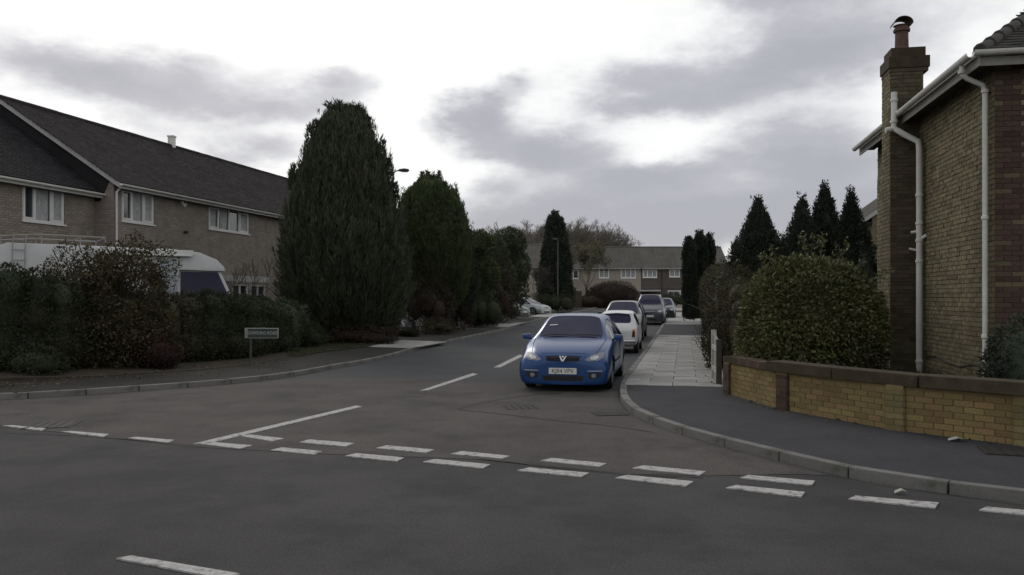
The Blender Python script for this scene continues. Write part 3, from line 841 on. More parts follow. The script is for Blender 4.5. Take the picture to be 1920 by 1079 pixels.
# soil pipe with vent, standing just south of the chimney breast
def clipring(parent, p, r, name='pipe_collar'):
    c = MB(); c.lathe([(r, 0), (r + .012, .008), (r + .012, .05), (r, .058)], tuple(p), 16); return c.build(name, upvc_old, parent, smooth=True)
u1 = CH0 - .32; off = .11
base = P(u1, off, GR + .02); top = P(u1, off, 4.22)
ve = P(CH0 - .14, .50, 4.93)
b = MB(); b.tube([base, P(u1, off, 4.5), P(u1, off + .02, 4.64), P(u1 + .08, .36, 4.80), ve, ve + Vector((0, 0, .12)), ve + Vector((0, 0, .68))], .055, 14)
sp = b.build('soil_pipe', upvc_old, rh, smooth=True)
for z in (.55, 2.4, 3.1, 2.78, 3.62): clipring(sp, P(u1, off, z), .056)
clipring(sp, ve + Vector((0, 0, .1)), .058); clipring(sp, ve + Vector((0, 0, .5)), .056)
b = MB(); b.tube([P(u1, off, 2.62), P(u1 + .02, off + .17, 2.66)], .022, 8); b.build('branch_pipe', upvc_old, sp, smooth=True)
b = MB(); b.tube([P(u1, off, 2.98), P(u1 + .02, off + .14, 2.96)], .026, 8); b.build('branch_pipe', upvc_old, sp, smooth=True)
b = MB(); b.tube([P(u1, off, 2.82), P(u1 - .1, off - .1, 2.9)], .03, 8); b.build('branch_pipe', upvc_old, sp, smooth=True)
b = MB(); b.tube([ve + Vector((0, 0, .0)), ve - VH * .15 + Vector((0, 0, -.03))], .05, 10); b.build('branch_pipe', upvc_old, sp, smooth=True)
# rainwater downpipe by the corner
u2 = .16; g0 = E0 + UH * .55 - VH * .06
b = MB(); b.tube([P(u2, .075, GR + .02), P(u2, .075, 4.78), P(u2 - .01, .11, 4.88), P(u2 - .05, .34, 4.98), P(u2 - .06, .40, 5.04), P(u2 - .06, .41, 5.16)], .037, 12)
dp = b.build('downpipe', upvc_old, rh, smooth=True)
for z in (1.15, 2.9, 4.76): clipring(dp, P(u2, .075, z), .04)
clipring(dp, P(u2 - .06, .41, 5.04), .042)
b = MB(); q = [P(u_, .03, GR + .42 + .05 * math.sin(u_ * 3)) for u_ in (.2, .8, 1.4, 2.0, 2.6, 3.2)]
b.tube(q, .009, 6); b.build('cable', black_pl, rh)
world_kids(rh)

# ------------------------------------------------------------------ generic gabled house
def gable_house(name, label, cat, O, U, N_, length, depth, zg, ze, zr, mats, wins, lod=2, verge_a=True, verge_b=True, end_wall=True, group=None, apron=0.0, extra=None, tile=None, sel_u=None, ridge_d=None):
    """O front corner at one end, U along the front, N_ outward of the front. wins: (u0,u1,z0,z1,lights,kwargs)"""
    O, U, N_ = Vector(O), Vector(U).normalized(), Vector(N_).normalized(); Z = Vector((0, 0, 1))
    wallm, mort, tm = mats
    h = thing(name, label, cat, (O.x, O.y, zg), 0, group)
    fr = frame((O.x, O.y, 0), U, N_); holes = [w[:4] for w in wins]
    b = MB(); body = mort if lod >= 2 else wallm
    wall_faces(b, fr, 0, length, zg - .5, ze, holes)
    P = lambda u, d, z: Vector((O.x, O.y, 0)) + U * u - N_ * d + Z * z
    rd = ridge_d if ridge_d is not None else depth / 2
    for u, _ in ((0, 0), (length, 0)):
        b.add([P(u, 0, zg - .5), P(u, depth, zg - .5), P(u, depth, ze), P(u, rd, ze + (zr - ze)), P(u, 0, ze)], [(0, 1, 2, 3, 4)])
    b.add([P(0, depth, zg - .5), P(length, depth, zg - .5), P(length, depth, ze), P(0, depth, ze)], [(0, 1, 2, 3)])
    b.build('wall', body, h)
    if lod >= 2:
        pcs = brick_pieces(fr, 0, length, zg, ze, holes, sel=lambda c: c.z > 2.4 and (c - fr[0]).dot(U) < (sel_u or 1e9), proud=.006)
        if end_wall: pcs += brick_pieces(frame(P(0, 0, 0), N_ * -1, -U), 0, 1.2, zg, ze, sel=lambda c: c.z > 2.4, proud=.006)
        emit(h, 'brick', pcs, UNIT, None, [wallm], rest_name='brick_courses')
    for w in wins:
        window(h, fr, w[:4], w[4], **(w[5] if len(w) > 5 else {}))
    ov = .32; ga = .12
    sl = ((N_ * -1) * rd + Z * (zr - ze)); sd_ = sl.normalized(); pitch = (zr - ze) / rd
    e0 = P(-ga, -ov, ze - ov * pitch + .06); e1 = P(length + ga, -ov, ze - ov * pitch + .06)
    r0 = P(-ga, rd, zr + .06); r1 = P(length + ga, rd, zr + .06)
    k0 = P(-ga, depth + ov, ze - ov * pitch + .06); k1 = P(length + ga, depth + ov, ze - ov * pitch + .06)
    t = Z * -.09
    b = MB(); b.add([e0, e1, r1, r0, e0 + t, e1 + t, r1 + t, r0 + t], [(0, 1, 2, 3), (7, 6, 5, 4), (0, 4, 5, 1), (0, 3, 7, 4), (1, 5, 6, 2)])
    b.add([k0, k1, r1, r0, k0 + t, k1 + t, r1 + t, r0 + t], [(3, 2, 1, 0), (4, 5, 6, 7), (1, 5, 4, 0), (4, 7, 3, 0), (2, 6, 5, 1)])
    roof = b.build('roof', tm, h)
    nn = (Z * rd + N_ * (zr - ze)).normalized(); LEN = (r0 - e0).length
    if lod >= 2:
        emit(roof, 'roof_tile', tile_pieces(e0, U, (r0 - e0).normalized(), nn, length + 2 * ga, LEN, sel=True), UNIT, None, [tm], rest_name='roof_tiles')
    elif lod == 1:                                   # ribbed interlocking tiles, one column of them each
        b = MB(); w = .3; n_ = int((length + 2 * ga) / w); sdir = (r0 - e0)
        for i in range(n_):
            a = e0 + U * (i * w)
            b.add([a + nn * .005, a + U * w * .5 + nn * .06, a + U * w * .62 + nn * .005, a + sdir + nn * .005, a + sdir + U * w * .5 + nn * .06, a + sdir + U * w * .62 + nn * .005],
                  [(0, 1, 4, 3), (1, 2, 5, 4), (0, 2, 1), (3, 4, 5)])
        o = b.build('roof_tiles', tm, roof); o['kind'] = 'stuff'
    # ridge tiles
    n_ = int((length + 2 * ga) / .45)
    if lod >= 2:
        ru = MB(); ru.tube([Vector((0, 0, 0)), Vector((.44, 0, 0))], .1, 10); rme = ru.mesh('ridge_tile', tm, smooth=True)
        for i in range(n_):
            o = link('ridge_tile', rme, roof); o.location = r0 + U * (i * .45) + Z * (.01 + R.uniform(0, .01)); o.rotation_euler = (0, 0, math.atan2(U.y, U.x))
    else:
        ru = MB(); ru.tube([r0, r1], .12, 8); ru.build('ridge', tm, roof)
    b = MB(); b.obox(e0 - Z * .17 - N_ * .02, U * (length + 2 * ga), N_ * .025, (0, 0, .17)); b.build('fascia', fascia, h)
    b = MB(); b.obox(P(0, -ov, e0.z - .17), U * length, N_ * -(ov - .005), (0, 0, .02)); b.build('soffit', soffit, h)
    if lod >= 1: gutter(h, e0 - Z * .03, e1 - Z * .03, N_, r=.055)
    for on, u in ((verge_a, -ga - .022), (verge_b, length + ga)):
        if on:
            b = MB(); q = P(u, -ov, e0.z - .16); b.obox(q, U * .022, (r0 - e0), (0, 0, .17)); b.build('bargeboard', fascia, h)
    return h, fr, P, roof
def wu(fr, px):
    """distance along a facade of what is seen at photograph column px"""
    O, U, _ = fr; k = (px - CX) / FPX
    return (k * O.y - O.x) / (U.x - k * U.y)
def wz(fr, px, py):
    O, U, _ = fr; u = wu(fr, px); Y = O.y + U.y * u
    return EYE + (HY - py) / FPX * Y
def whole(fr, px0, px1, py0, py1, pxr=None):
    """opening (u0,u1,z0,z1) from its outline; py0 / py1 = top / bottom at its left edge"""
    u0, u1 = wu(fr, px0), wu(fr, px1)
    return (min(u0, u1), max(u0, u1), wz(fr, px0, py1), wz(fr, px0, py0))

# main left-hand house, gable towards the camera
UL = Vector((.225, .974, 0)).normalized(); NL = Vector((UL.y, -UL.x, 0))
OL = Vector((-13.30, 27.6, 0)); ZGL = .5
frL = frame(OL, UL, NL)
w2 = whole(frL, 228, 289, 353, 414); w3 = whole(frL, 391, 467, 385, 429)
print('left windows', w2, w3)
ground_win = (w3[0] - .2, w3[1] + .2, 1.35, 2.5)
left_wins = [(*w2, (1, 1, 1), dict(openers=(0, 2), curtains=((.36, .62, .97), (.7, .96, .9)))),
             (*w3, (1, 1, 1, 1), dict(openers=(0, 3), curtains=((.03, .2, .97), (.3, .45, .97), (.78, .97, .95)))),
             (w2[0], w2[1] + .3, 1.35, 2.5, (1, 1, 1), dict(openers=(0,))), (*ground_win, (1, 1, 1), dict(openers=(2,))),
             (13.2, 14.9, 3.9, 5.1, (1, 1, 1), {}), (18, 19.6, 3.9, 5.1, (1, 1), {})]
hl_, frl, PL_, roofL = gable_house('brick_house', 'long pinkish brown brick house with dark tiled roof behind the tall conifers on the left', 'house',
    OL, UL, NL, 22.5, 9.0, ZGL, 5.72, 8.62, (brick_pink, mortar_brn, tile_left), left_wins, lod=2, ridge_d=4.52, sel_u=11)
b = MB(); q = PL_(.06, -.06, 0); b.tube([PL_(.06, -.07, 2.2), PL_(.06, -.07, 5.3), PL_(.06, -.3, 5.5)], .036, 10); b.build('downpipe', upvc, hl_, smooth=True)
ua = wu(frl, 343); za = wz(frl, 343, 379)
b = MB(); b.prism([PL_(ua - .17, -.0, za + .16), PL_(ua + .17, -.0, za + .16), PL_(ua + .13, -.0, za - .1), PL_(ua, -.0, za - .2), PL_(ua - .13, -.0, za - .1)], NL * .09)
ab = b.build('alarm_box', upvc, hl_, bevel=.015)
b = MB(); b.prism([PL_(ua - .08, -.093, za + .08), PL_(ua + .08, -.093, za + .08), PL_(ua + .05, -.093, za - .06), PL_(ua - .05, -.093, za - .06)], NL * .006); b.build('alarm_badge', black_pl, ab)
uf = wu(frame(PL_(0, 4.52, 0), UL, NL), 322); pf = PL_(uf, 4.52, 8.62)
b = MB(); b.box((pf.x - .13, pf.y - .13, 8.4), (pf.x + .13, pf.y + .13, 9.12)); b.box((pf.x - .16, pf.y - .16, 9.12), (pf.x + .16, pf.y + .16, 9.18)); b.build('flue_terminal', upvc_old, hl_)
gcl = MB(); pg = [PL_(-.012, .5, 5.0), PL_(-.012, 4.5, 5.0), PL_(-.012, 4.5, 8.5), PL_(-.012, .12, 5.72)]
gcl.prism(pg, UL * -.03); gcl.build('gable_cladding', tile_dark, hl_)
# small pipe stub on the wall, flat porch roof
ub_ = wu(frl, 345); zb_ = wz(frl, 345, 436); b = MB(); b.tube([PL_(ub_, 0, zb_), PL_(ub_, -.16, zb_)], .05, 10); b.build('flue_outlet', black_pl, hl_)
frP = frame(PL_(0, -1.3, 0), UL, NL)
pa, pb_ = wu(frP, 428), wu(frP, 505); zp = wz(frP, 428, 516)
b = MB(); b.obox(PL_(pa, 0, zp - .24), UL * (pb_ - pa), NL * 1.3, (0, 0, .24)); b.build('porch_roof', fascia, hl_)
b = MB(); wall_faces(b, frP, pa + .1, pb_ - .1, ZGL - .3, zp - .24, holes=((pa + .3, (pa + pb_) / 2 - .1, ZGL + .9, zp - .34), ((pa + pb_) / 2 + .1, pb_ - .3, ZGL + .9, zp - .34)))
b.obox(PL_(pa + .1, 0, ZGL - .3), UL * .1, NL * 1.28, (0, 0, zp - ZGL + .05)); b.obox(PL_(pb_ - .2, 0, ZGL - .3), UL * .1, NL * 1.28, (0, 0, zp - ZGL + .05))
b.build('porch_wall', brick_pink, hl_)
window(hl_, frP, (pa + .3, (pa + pb_) / 2 - .1, ZGL + .9, zp - .34), (1, 1), sill=False); window(hl_, frP, ((pa + pb_) / 2 + .1, pb_ - .3, ZGL + .9, zp - .34), (1, 1), sill=False)
world_kids(hl_)

# the lower, set-back house at the left edge
SB = .72
O2 = OL - NL * SB - UL * 12.0
frB = frame(O2, UL, NL)
w1 = whole(frB, 42, 121, 337, 413)
print('w1', w1)
h2, frb, PB_, _ = gable_house('brick_house', 'buff brick house end at the left edge, set back below the bigger roof', 'house',
    O2, UL, NL, 11.98, 9.0, ZGL, 5.42, 8.52, (brick_buff, mortar_brn, tile_dark),
    [(*w1, (1, 1.25, 1.05), dict(openers=(0, 2), curtains=((.35, .63, .97), (.68, .97, .97)))), (w1[0], w1[1], 1.4, 2.5, (1, 1, 1), {}), (w1[0] - 5, w1[1] - 5, w1[2], w1[3], (1, 1), {})],
    lod=2, ridge_d=4.52, verge_b=False, end_wall=False)
world_kids(h2)

# distant terrace across the end of the road
YT = 104.0; GT = gz(YT) + .05
def ux(px): return at(px, YT)[0]
def zt(py): return EYE + (HY - py) / FPX * YT
zE, zR = zt(501), zt(461)
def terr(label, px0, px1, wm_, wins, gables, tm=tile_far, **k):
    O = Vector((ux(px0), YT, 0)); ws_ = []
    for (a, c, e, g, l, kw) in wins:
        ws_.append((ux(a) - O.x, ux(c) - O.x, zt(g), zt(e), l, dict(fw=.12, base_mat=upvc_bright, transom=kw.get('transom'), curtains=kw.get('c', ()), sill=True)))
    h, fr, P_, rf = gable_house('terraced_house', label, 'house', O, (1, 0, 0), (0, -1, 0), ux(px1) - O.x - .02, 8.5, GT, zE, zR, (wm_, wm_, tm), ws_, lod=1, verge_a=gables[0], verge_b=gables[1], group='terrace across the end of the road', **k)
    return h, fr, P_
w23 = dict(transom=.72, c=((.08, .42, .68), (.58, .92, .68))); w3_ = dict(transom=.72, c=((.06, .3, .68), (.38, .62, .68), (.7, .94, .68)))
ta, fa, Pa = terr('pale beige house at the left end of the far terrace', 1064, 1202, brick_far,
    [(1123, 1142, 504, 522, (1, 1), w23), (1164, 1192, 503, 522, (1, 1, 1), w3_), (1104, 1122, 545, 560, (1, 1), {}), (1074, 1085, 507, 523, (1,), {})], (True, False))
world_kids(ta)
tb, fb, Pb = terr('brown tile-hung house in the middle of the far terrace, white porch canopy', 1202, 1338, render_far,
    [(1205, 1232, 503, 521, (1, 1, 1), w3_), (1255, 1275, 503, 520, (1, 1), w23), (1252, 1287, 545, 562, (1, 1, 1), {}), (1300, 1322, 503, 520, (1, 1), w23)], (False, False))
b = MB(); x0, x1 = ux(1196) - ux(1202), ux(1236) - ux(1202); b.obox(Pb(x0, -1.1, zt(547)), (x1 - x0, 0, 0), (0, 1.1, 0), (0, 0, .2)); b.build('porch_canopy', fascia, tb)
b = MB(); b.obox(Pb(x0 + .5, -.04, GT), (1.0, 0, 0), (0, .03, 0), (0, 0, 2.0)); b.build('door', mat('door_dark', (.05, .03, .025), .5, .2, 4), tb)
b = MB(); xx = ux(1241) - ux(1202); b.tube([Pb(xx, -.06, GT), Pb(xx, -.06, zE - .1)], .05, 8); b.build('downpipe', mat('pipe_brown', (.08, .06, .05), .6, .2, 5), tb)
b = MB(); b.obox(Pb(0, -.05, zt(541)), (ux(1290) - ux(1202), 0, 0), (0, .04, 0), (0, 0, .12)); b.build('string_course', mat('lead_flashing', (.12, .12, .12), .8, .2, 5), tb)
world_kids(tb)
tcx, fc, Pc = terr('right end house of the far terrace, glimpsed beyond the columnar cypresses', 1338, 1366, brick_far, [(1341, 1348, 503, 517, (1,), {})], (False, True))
world_kids(tcx)

# pale house end behind the bare tree, and a house behind the right-hand conifers
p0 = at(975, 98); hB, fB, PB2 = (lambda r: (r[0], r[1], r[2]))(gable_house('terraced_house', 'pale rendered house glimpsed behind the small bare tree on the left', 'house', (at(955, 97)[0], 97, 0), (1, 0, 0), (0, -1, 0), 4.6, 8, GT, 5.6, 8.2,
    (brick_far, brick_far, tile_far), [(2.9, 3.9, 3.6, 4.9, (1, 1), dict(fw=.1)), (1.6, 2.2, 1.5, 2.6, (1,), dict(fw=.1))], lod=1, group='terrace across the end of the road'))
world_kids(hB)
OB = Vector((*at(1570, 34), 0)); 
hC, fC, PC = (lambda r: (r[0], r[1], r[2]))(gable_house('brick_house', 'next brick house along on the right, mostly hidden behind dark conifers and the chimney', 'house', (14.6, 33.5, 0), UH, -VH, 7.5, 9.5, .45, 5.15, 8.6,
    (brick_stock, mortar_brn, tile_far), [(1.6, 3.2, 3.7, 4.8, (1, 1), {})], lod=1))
world_kids(hC)

# ------------------------------------------------------------------ vegetation
RG = np.random.default_rng(11)
def unitv(a): return a / np.maximum(np.linalg.norm(a, axis=1, keepdims=True), 1e-9)
def sinnoise(P, scale, seed, n=10):
    r = np.random.default_rng(seed); K = r.normal(size=(n, 3)) * scale; ph = r.uniform(0, 6.28, n)
    return np.sin(P @ K.T + ph).sum(1) / math.sqrt(n / 2) / 1.6
def leaf_verts(B, A, l, w, fold=.18):
    """rhombic leaves: base B, axis A"""
    n = len(B); S_ = unitv(np.cross(A, unitv(RG.normal(size=(n, 3))))); Nn = np.cross(A, S_)
    l = l[:, None]; w = w[:, None]; mid = B + A * l * .45 + Nn * w * fold
    V = np.empty((n, 4, 3)); V[:, 0] = B; V[:, 1] = mid + S_ * w * .5; V[:, 2] = B + A * l; V[:, 3] = mid - S_ * w * .5
    return V.reshape(-1, 3)
def quads_mesh(name, V, m, extra=None):
    n = len(V) // 4; me = bpy.data.meshes.new(name)
    ev, ef = extra if extra else (np.zeros((0, 3)), [])
    allv = np.concatenate([V, ev]); nf = n + len(ef)
    me.vertices.add(len(allv)); me.vertices.foreach_set('co', allv.ravel())
    loops = np.concatenate([np.arange(4 * n)] + [np.array(f) + 4 * n for f in ef]) if ef else np.arange(4 * n)
    me.loops.add(len(loops)); me.loops.foreach_set('vertex_index', loops.astype(np.int32))
    me.polygons.add(nf)
    starts = np.concatenate([np.arange(n) * 4, 4 * n + np.arange(len(ef)) * 4]) if ef else np.arange(n) * 4
    me.polygons.foreach_set('loop_start', starts.astype(np.int32))
    me.materials.append(m); me.update(calc_edges=True); me.validate(); return me
def lathe_core(prof, k=18, f=.8, seed=0):
    """inner mass of a crown: noisy lathe, all quads"""
    vs = []; fs = []
    for z, r in prof:
        for j in range(k):
            t = 2 * math.pi * j / k; q = r * f * (1 + .12 * math.sin(3 * t + z * 1.7 + seed) + .07 * math.sin(7 * t + z * 3 + seed))
            vs.append((q * math.cos(t), q * math.sin(t), z))
    for i in range(len(prof) - 1):
        for j in range(k): fs.append((i * k + j, i * k + (j + 1) % k, (i + 1) * k + (j + 1) % k, (i + 1) * k + j))
    return np.array(vs), fs
def prof_r(prof, z):
    zs = [p[0] for p in prof]; rs = [p[1] for p in prof]; return np.interp(z, zs, rs)
def plume_crown(prof, plumes, nleaf, plen, pw, ll, lw, seed, outward=.28, rough=.12, squash=1.0, topbias=0, vert=0):
    """a cypress-like crown made of upright feathery plumes"""
    r = np.random.default_rng(seed); zs = np.linspace(prof[0][0], prof[-1][0], 200)
    wgt = prof_r(prof, zs) + .12; wgt /= wgt.sum()
    z0 = r.choice(zs, plumes, p=wgt) + r.uniform(-.05, .05, plumes); th = r.uniform(0, 2 * math.pi, plumes)
    R_ = prof_r(prof, z0); lump = 1 + rough * np.sin(3 * th + seed) * np.sin(z0 * 1.1 + seed) + rough * .8 * r.normal(size=plumes)
    rad = R_ * (.90 * lump) - pw * .3
    rad = np.maximum(rad, 0)
    base = np.stack([rad * np.cos(th), rad * np.sin(th) * squash, z0 - plen * .45], 1)
    out = np.stack([np.cos(th), np.sin(th), np.zeros(plumes)], 1)
    slope = np.gradient(prof_r(prof, zs), zs); sl = np.interp(z0, zs, slope)
    ax = unitv(np.stack([np.cos(th) * np.clip(sl, -1.2, .5), np.sin(th) * np.clip(sl, -1.2, .5), np.ones(plumes)], 1) + out * outward * .4 + r.normal(size=(plumes, 3)) * .10)
    pl = plen * r.uniform(.6, 1.35, plumes)
    idx = np.repeat(np.arange(plumes), nleaf); t = r.uniform(0, 1, len(idx)) ** .8
    width = pw * (np.sin(np.pi * np.clip(t * .92 + .06, 0, 1)) ** .7) * r.uniform(.75, 1.2, plumes)[idx]
    off = unitv(r.normal(size=(len(idx), 3))) * (r.uniform(.3, 1, len(idx)) ** .5 * width)[:, None]
    B = base[idx] + ax[idx] * (pl[idx] * t)[:, None] + off
    A = unitv(ax[idx] * 1.0 + unitv(off + 1e-6) * (.75 - .5 * vert) + out[idx] * outward + r.normal(size=(len(idx), 3)) * (.28 - .13 * vert))
    n = len(idx)
    return leaf_verts(B, A, ll * r.uniform(.6, 1.3, n), lw * r.uniform(.6, 1.3, n))
def trunk_mesh(h, r0, r1, seed, k=8):
    b = MB(); rr = random.Random(seed); x = y = 0; pts = []
    for i in range(6): pts.append((x, y, h * i / 5)); x += rr.uniform(-.05, .05); y += rr.uniform(-.05, .05)
    b.tube(pts, [r0 + (r1 - r0) * i / 5 for i in range(6)], k)
    for i in range(5):
        a = rr.uniform(0, 6.28); z = h * rr.uniform(.45, .9)
        b.tube([(0, 0, z), (math.cos(a) * h * .12, math.sin(a) * h * .12, z + h * .14)], [r1 * 1.2, r1 * .5], 5)
    return b
def conifer(label, x, y, prof, m, plumes=420, nleaf=60, plen=.9, pw=.17, ll=.16, lw=.05, seed=1, group=None, rough=.12, kind='conifer_tree', cat='conifer', squash=1.0, trunk=True, zoff=.1, core=.64, outward=.28, tufts=(), vert=0):
    z = gz(y) + zoff; t = thing(kind, label, cat, (x, y, z), 0, group)
    V = plume_crown(prof, plumes, nleaf, plen, pw, ll, lw, seed, rough=rough, squash=squash, outward=outward, vert=vert)
    parts = [V]
    for tx, ty, tz, h, w in tufts:                       # leading shoots that stand up out of the crown
        n = int(420 * h); q = RG.uniform(0, 1, n); rr = w * (1 - q * .75) * RG.uniform(.2, 1, n) ** .5; a = RG.uniform(0, 6.28, n)
        B = np.stack([tx + rr * np.cos(a), ty + rr * np.sin(a), tz + q * h], 1)
        A = unitv(np.stack([np.cos(a) * .6, np.sin(a) * .6, np.ones(n)], 1) + RG.normal(size=(n, 3)) * .3)
        parts.append(leaf_verts(B, A, ll * .8 * RG.uniform(.6, 1.3, n), lw * RG.uniform(.6, 1.3, n)))
    ev, ef = lathe_core(prof, f=core, seed=seed); ev[:, 1] *= squash
    link('crown', quads_mesh('crown', np.concatenate(parts), m, (ev, ef)), t)
    if trunk: trunk_mesh(prof[-1][0] * .8, .2, .05, seed).build('trunk', bark, t, smooth=True)
    return t
def blob_leaves(blobs, n, ll, lw, seed, depth=.28, up=.2, droop=0.0, lump=.16, zmin=0.0, lumpscale=2.2):
    r = np.random.default_rng(seed); Cn = np.array([b[:3] for b in blobs]); Rd = np.array([b[3:6] for b in blobs])
    area = (Rd[:, 0] * Rd[:, 1] + Rd[:, 1] * Rd[:, 2] + Rd[:, 0] * Rd[:, 2]); p = area / area.sum()
    out_p = []; out_n = []; got = 0
    while got < n:
        k = r.choice(len(blobs), n, p=p); d = unitv(r.normal(size=(n, 3)))
        q = 1 - depth * r.uniform(0, 1, n) ** 1.6
        P0 = Cn[k] + d * Rd[k]; nz_ = sinnoise(P0, lumpscale, seed) * lump + sinnoise(P0, lumpscale * 3, seed + 1) * lump * .5
        P = Cn[k] + d * Rd[k] * (q + nz_)[:, None]
        keep = P[:, 2] > zmin
        for j in range(len(blobs)):
            e = (((P - Cn[j]) / Rd[j]) ** 2).sum(1); keep &= ~((k != j) & (e < .62))
        Nn = unitv(d / Rd[k]); out_p.append(P[keep]); out_n.append(Nn[keep]); got += keep.sum()
        if keep.sum() == 0: break
    P = np.concatenate(out_p)[:n]; Nn = np.concatenate(out_n)[:n]; m = len(P)
    A = unitv(Nn * .8 + r.normal(size=(m, 3)) * .65 + np.array([0, 0, up - droop]))
    return leaf_verts(P, A, ll * r.uniform(.55, 1.35, m), lw * r.uniform(.6, 1.3, m))
def blob_core(blobs, f=.8, k=10, zmin=.02):
    vs = []; fs = []
    for (x, y, z, a, b_, c) in blobs:
        n0 = len(vs)
        for i in range(k // 2 + 1):
            ph = -math.pi / 2 + math.pi * i / (k // 2)
            for j in range(k):
                t = 2 * math.pi * j / k; s_ = f * (1 + .1 * math.sin(3 * t + x * 3 + z))
                vs.append((x + a * s_ * math.cos(ph) * math.cos(t), y + b_ * s_ * math.cos(ph) * math.sin(t), max(zmin, z + c * f * math.sin(ph))))
        for i in range(k // 2):
            for j in range(k): fs.append((n0 + i * k + j, n0 + i * k + (j + 1) % k, n0 + (i + 1) * k + (j + 1) % k, n0 + (i + 1) * k + j))
    return np.array(vs), fs
def branch_mesh(name, m, stems, seed, depth=4, length=1.0, spread=.6, r0=.03, kids=3, shrink=.68, up=.25, rmin=.004, wob=.2):
    """recursive twigs, each segment a three-sided tapered prism"""
    rr = random.Random(seed); segs = []
    def grow(p, d, L, r, k):
        n = 3; q = p
        for i in range(n):
            d = (d + Vector((rr.gauss(0, wob), rr.gauss(0, wob), rr.gauss(0, wob) + up * .25))).normalized()
            e = q + d * (L / n); r1 = max(rmin, r * (1 - .14 * (i + 1)))
            segs.append((q, e, r, r1)); q = e; r = r1
            if k > 0 and i > 0:
                for _ in range(kids if i == n - 1 else max(1, kids - 2)):
                    a = Vector((rr.gauss(0, 1), rr.gauss(0, 1), rr.gauss(0, 1)))
                    nd = (d + a.normalized() * spread * rr.uniform(.6, 1.3) + Vector((0, 0, up * .5))).normalized()
                    grow(q, nd, L * shrink * rr.uniform(.75, 1.2), max(rmin, r * .62), k - 1)
    for p, d in stems: grow(Vector(p), Vector(d).normalized(), length, r0, depth)
    P0 = np.array([s[0][:] for s in segs]); P1 = np.array([s[1][:] for s in segs]); ra = np.array([s[2] for s in segs]); rb = np.array([s[3] for s in segs])
    D = unitv(P1 - P0); a = unitv(np.cross(D, np.array([.31, .17, .94]) + np.zeros_like(D))); b_ = np.cross(D, a); n = len(segs)
    V = np.empty((n, 6, 3))
    for j in range(3):
        c, s_ = math.cos(j * 2.094), math.sin(j * 2.094); o = a * c + b_ * s_
        V[:, j] = P0 + o * ra[:, None]; V[:, 3 + j] = P1 + o * rb[:, None]
    ii = np.arange(n) * 6; F = np.stack([np.stack([ii + j, ii + (j + 1) % 3, ii + 3 + (j + 1) % 3, ii + 3 + j], 1) for j in range(3)], 1).reshape(-1, 4)
    me = bpy.data.meshes.new(name); me.vertices.add(6 * n); me.vertices.foreach_set('co', V.ravel())
    me.loops.add(12 * n); me.loops.foreach_set('vertex_index', F.ravel().astype(np.int32))
    me.polygons.add(3 * n); me.polygons.foreach_set('loop_start', (np.arange(3 * n) * 4).astype(np.int32))
    me.materials.append(m); me.update(calc_edges=True); return me, P1[rb <= rmin * 1.6]
def shrub(label, x, y, blobs, n, m, ll=.07, lw=.035, seed=1, kind='shrub', cat='bush', group=None, twigs=0, tm=None, core=.66, zoff=.1, **k):
    t = thing(kind, label, cat, (x, y, gz(y) + zoff), 0, group)
    V = blob_leaves(blobs, n, ll, lw, seed, **k)
    link('foliage', quads_mesh('foliage', V, m, blob_core(blobs, core) if core else None), t)
    if twigs:
        rr = random.Random(seed); st = []
        for i in range(twigs):
            b_ = blobs[rr.randrange(len(blobs))]
            st.append(((b_[0] + rr.uniform(-.3, .3) * b_[3], b_[1] + rr.uniform(-.3, .3) * b_[4], .02), (rr.uniform(-.4, .4), rr.uniform(-.4, .4), 1)))
        hgt = max(b_[2] + b_[5] for b_ in blobs)
        me, _ = branch_mesh('stems', tm or twig, st, seed, depth=2, length=hgt * .34, r0=.014, rmin=.004); link('stems', me, t)
    return t

# --- left: the great cypress and its neighbours
PC1 = [(.1, 1.4), (.7, 1.85), (1.8, 2.2), (2.75, 2.34), (3.75, 2.3), (4.75, 2.1), (5.7, 1.93), (6.7, 1.66), (7.4, 1.4), (7.9, 1.2), (8.2, .95), (8.35, .45)]
x1, y1 = at(645, 31.2)
tf = [(-.42, -.3, 8.05, .62, .11), (-.12, -.2, 8.15, .7, .12), (.15, -.35, 8.1, .62, .10), (.42, -.2, 7.95, .72, .12), (.72, 0, 7.8, .8, .13), (.9, .1, 7.6, .75, .12), (-.72, .1, 7.7, .72, .15), (0, .3, 8.2, .5, .12), (-1.22, -.3, 7.15, .8, .17), (-1.0, -.4, 7.4, .7, .15), (-.9, -.1, 7.7, .45, .12),
      (1.5, -.4, 6.5, .85, .15), (1.72, -.2, 6.1, .6, .13), (-1.9, -.1, 5.75, .75, .14), (-1.85, -.4, 5.5, .7, .14), (1.95, -.1, 5.2, .6, .13), (.28, .2, 8.2, .55, .09), (-.3, 0, 8.2, .6, .09), (.55, -.1, 8.0, .75, .08)]
conifer('tallest broad dark cypress on the left with a ragged flat top', x1, y1, PC1, lf_con, plumes=3900, nleaf=42, plen=1.25, pw=.10, ll=.24, lw=.034, seed=3, rough=.05, zoff=.2, outward=.12, core=.6, tufts=tf, vert=1)
PC2 = [(.9, .9), (1.6, 1.35), (2.6, 1.65), (3.6, 1.75), (4.6, 1.68), (5.4, 1.5), (6.1, 1.3), (6.6, 1.05), (6.95, .8), (7.1, .4)]
PC2 = [(z_, r_ * 1.12) for z_, r_ in PC2]
x2, y2 = at(806, 39.5)
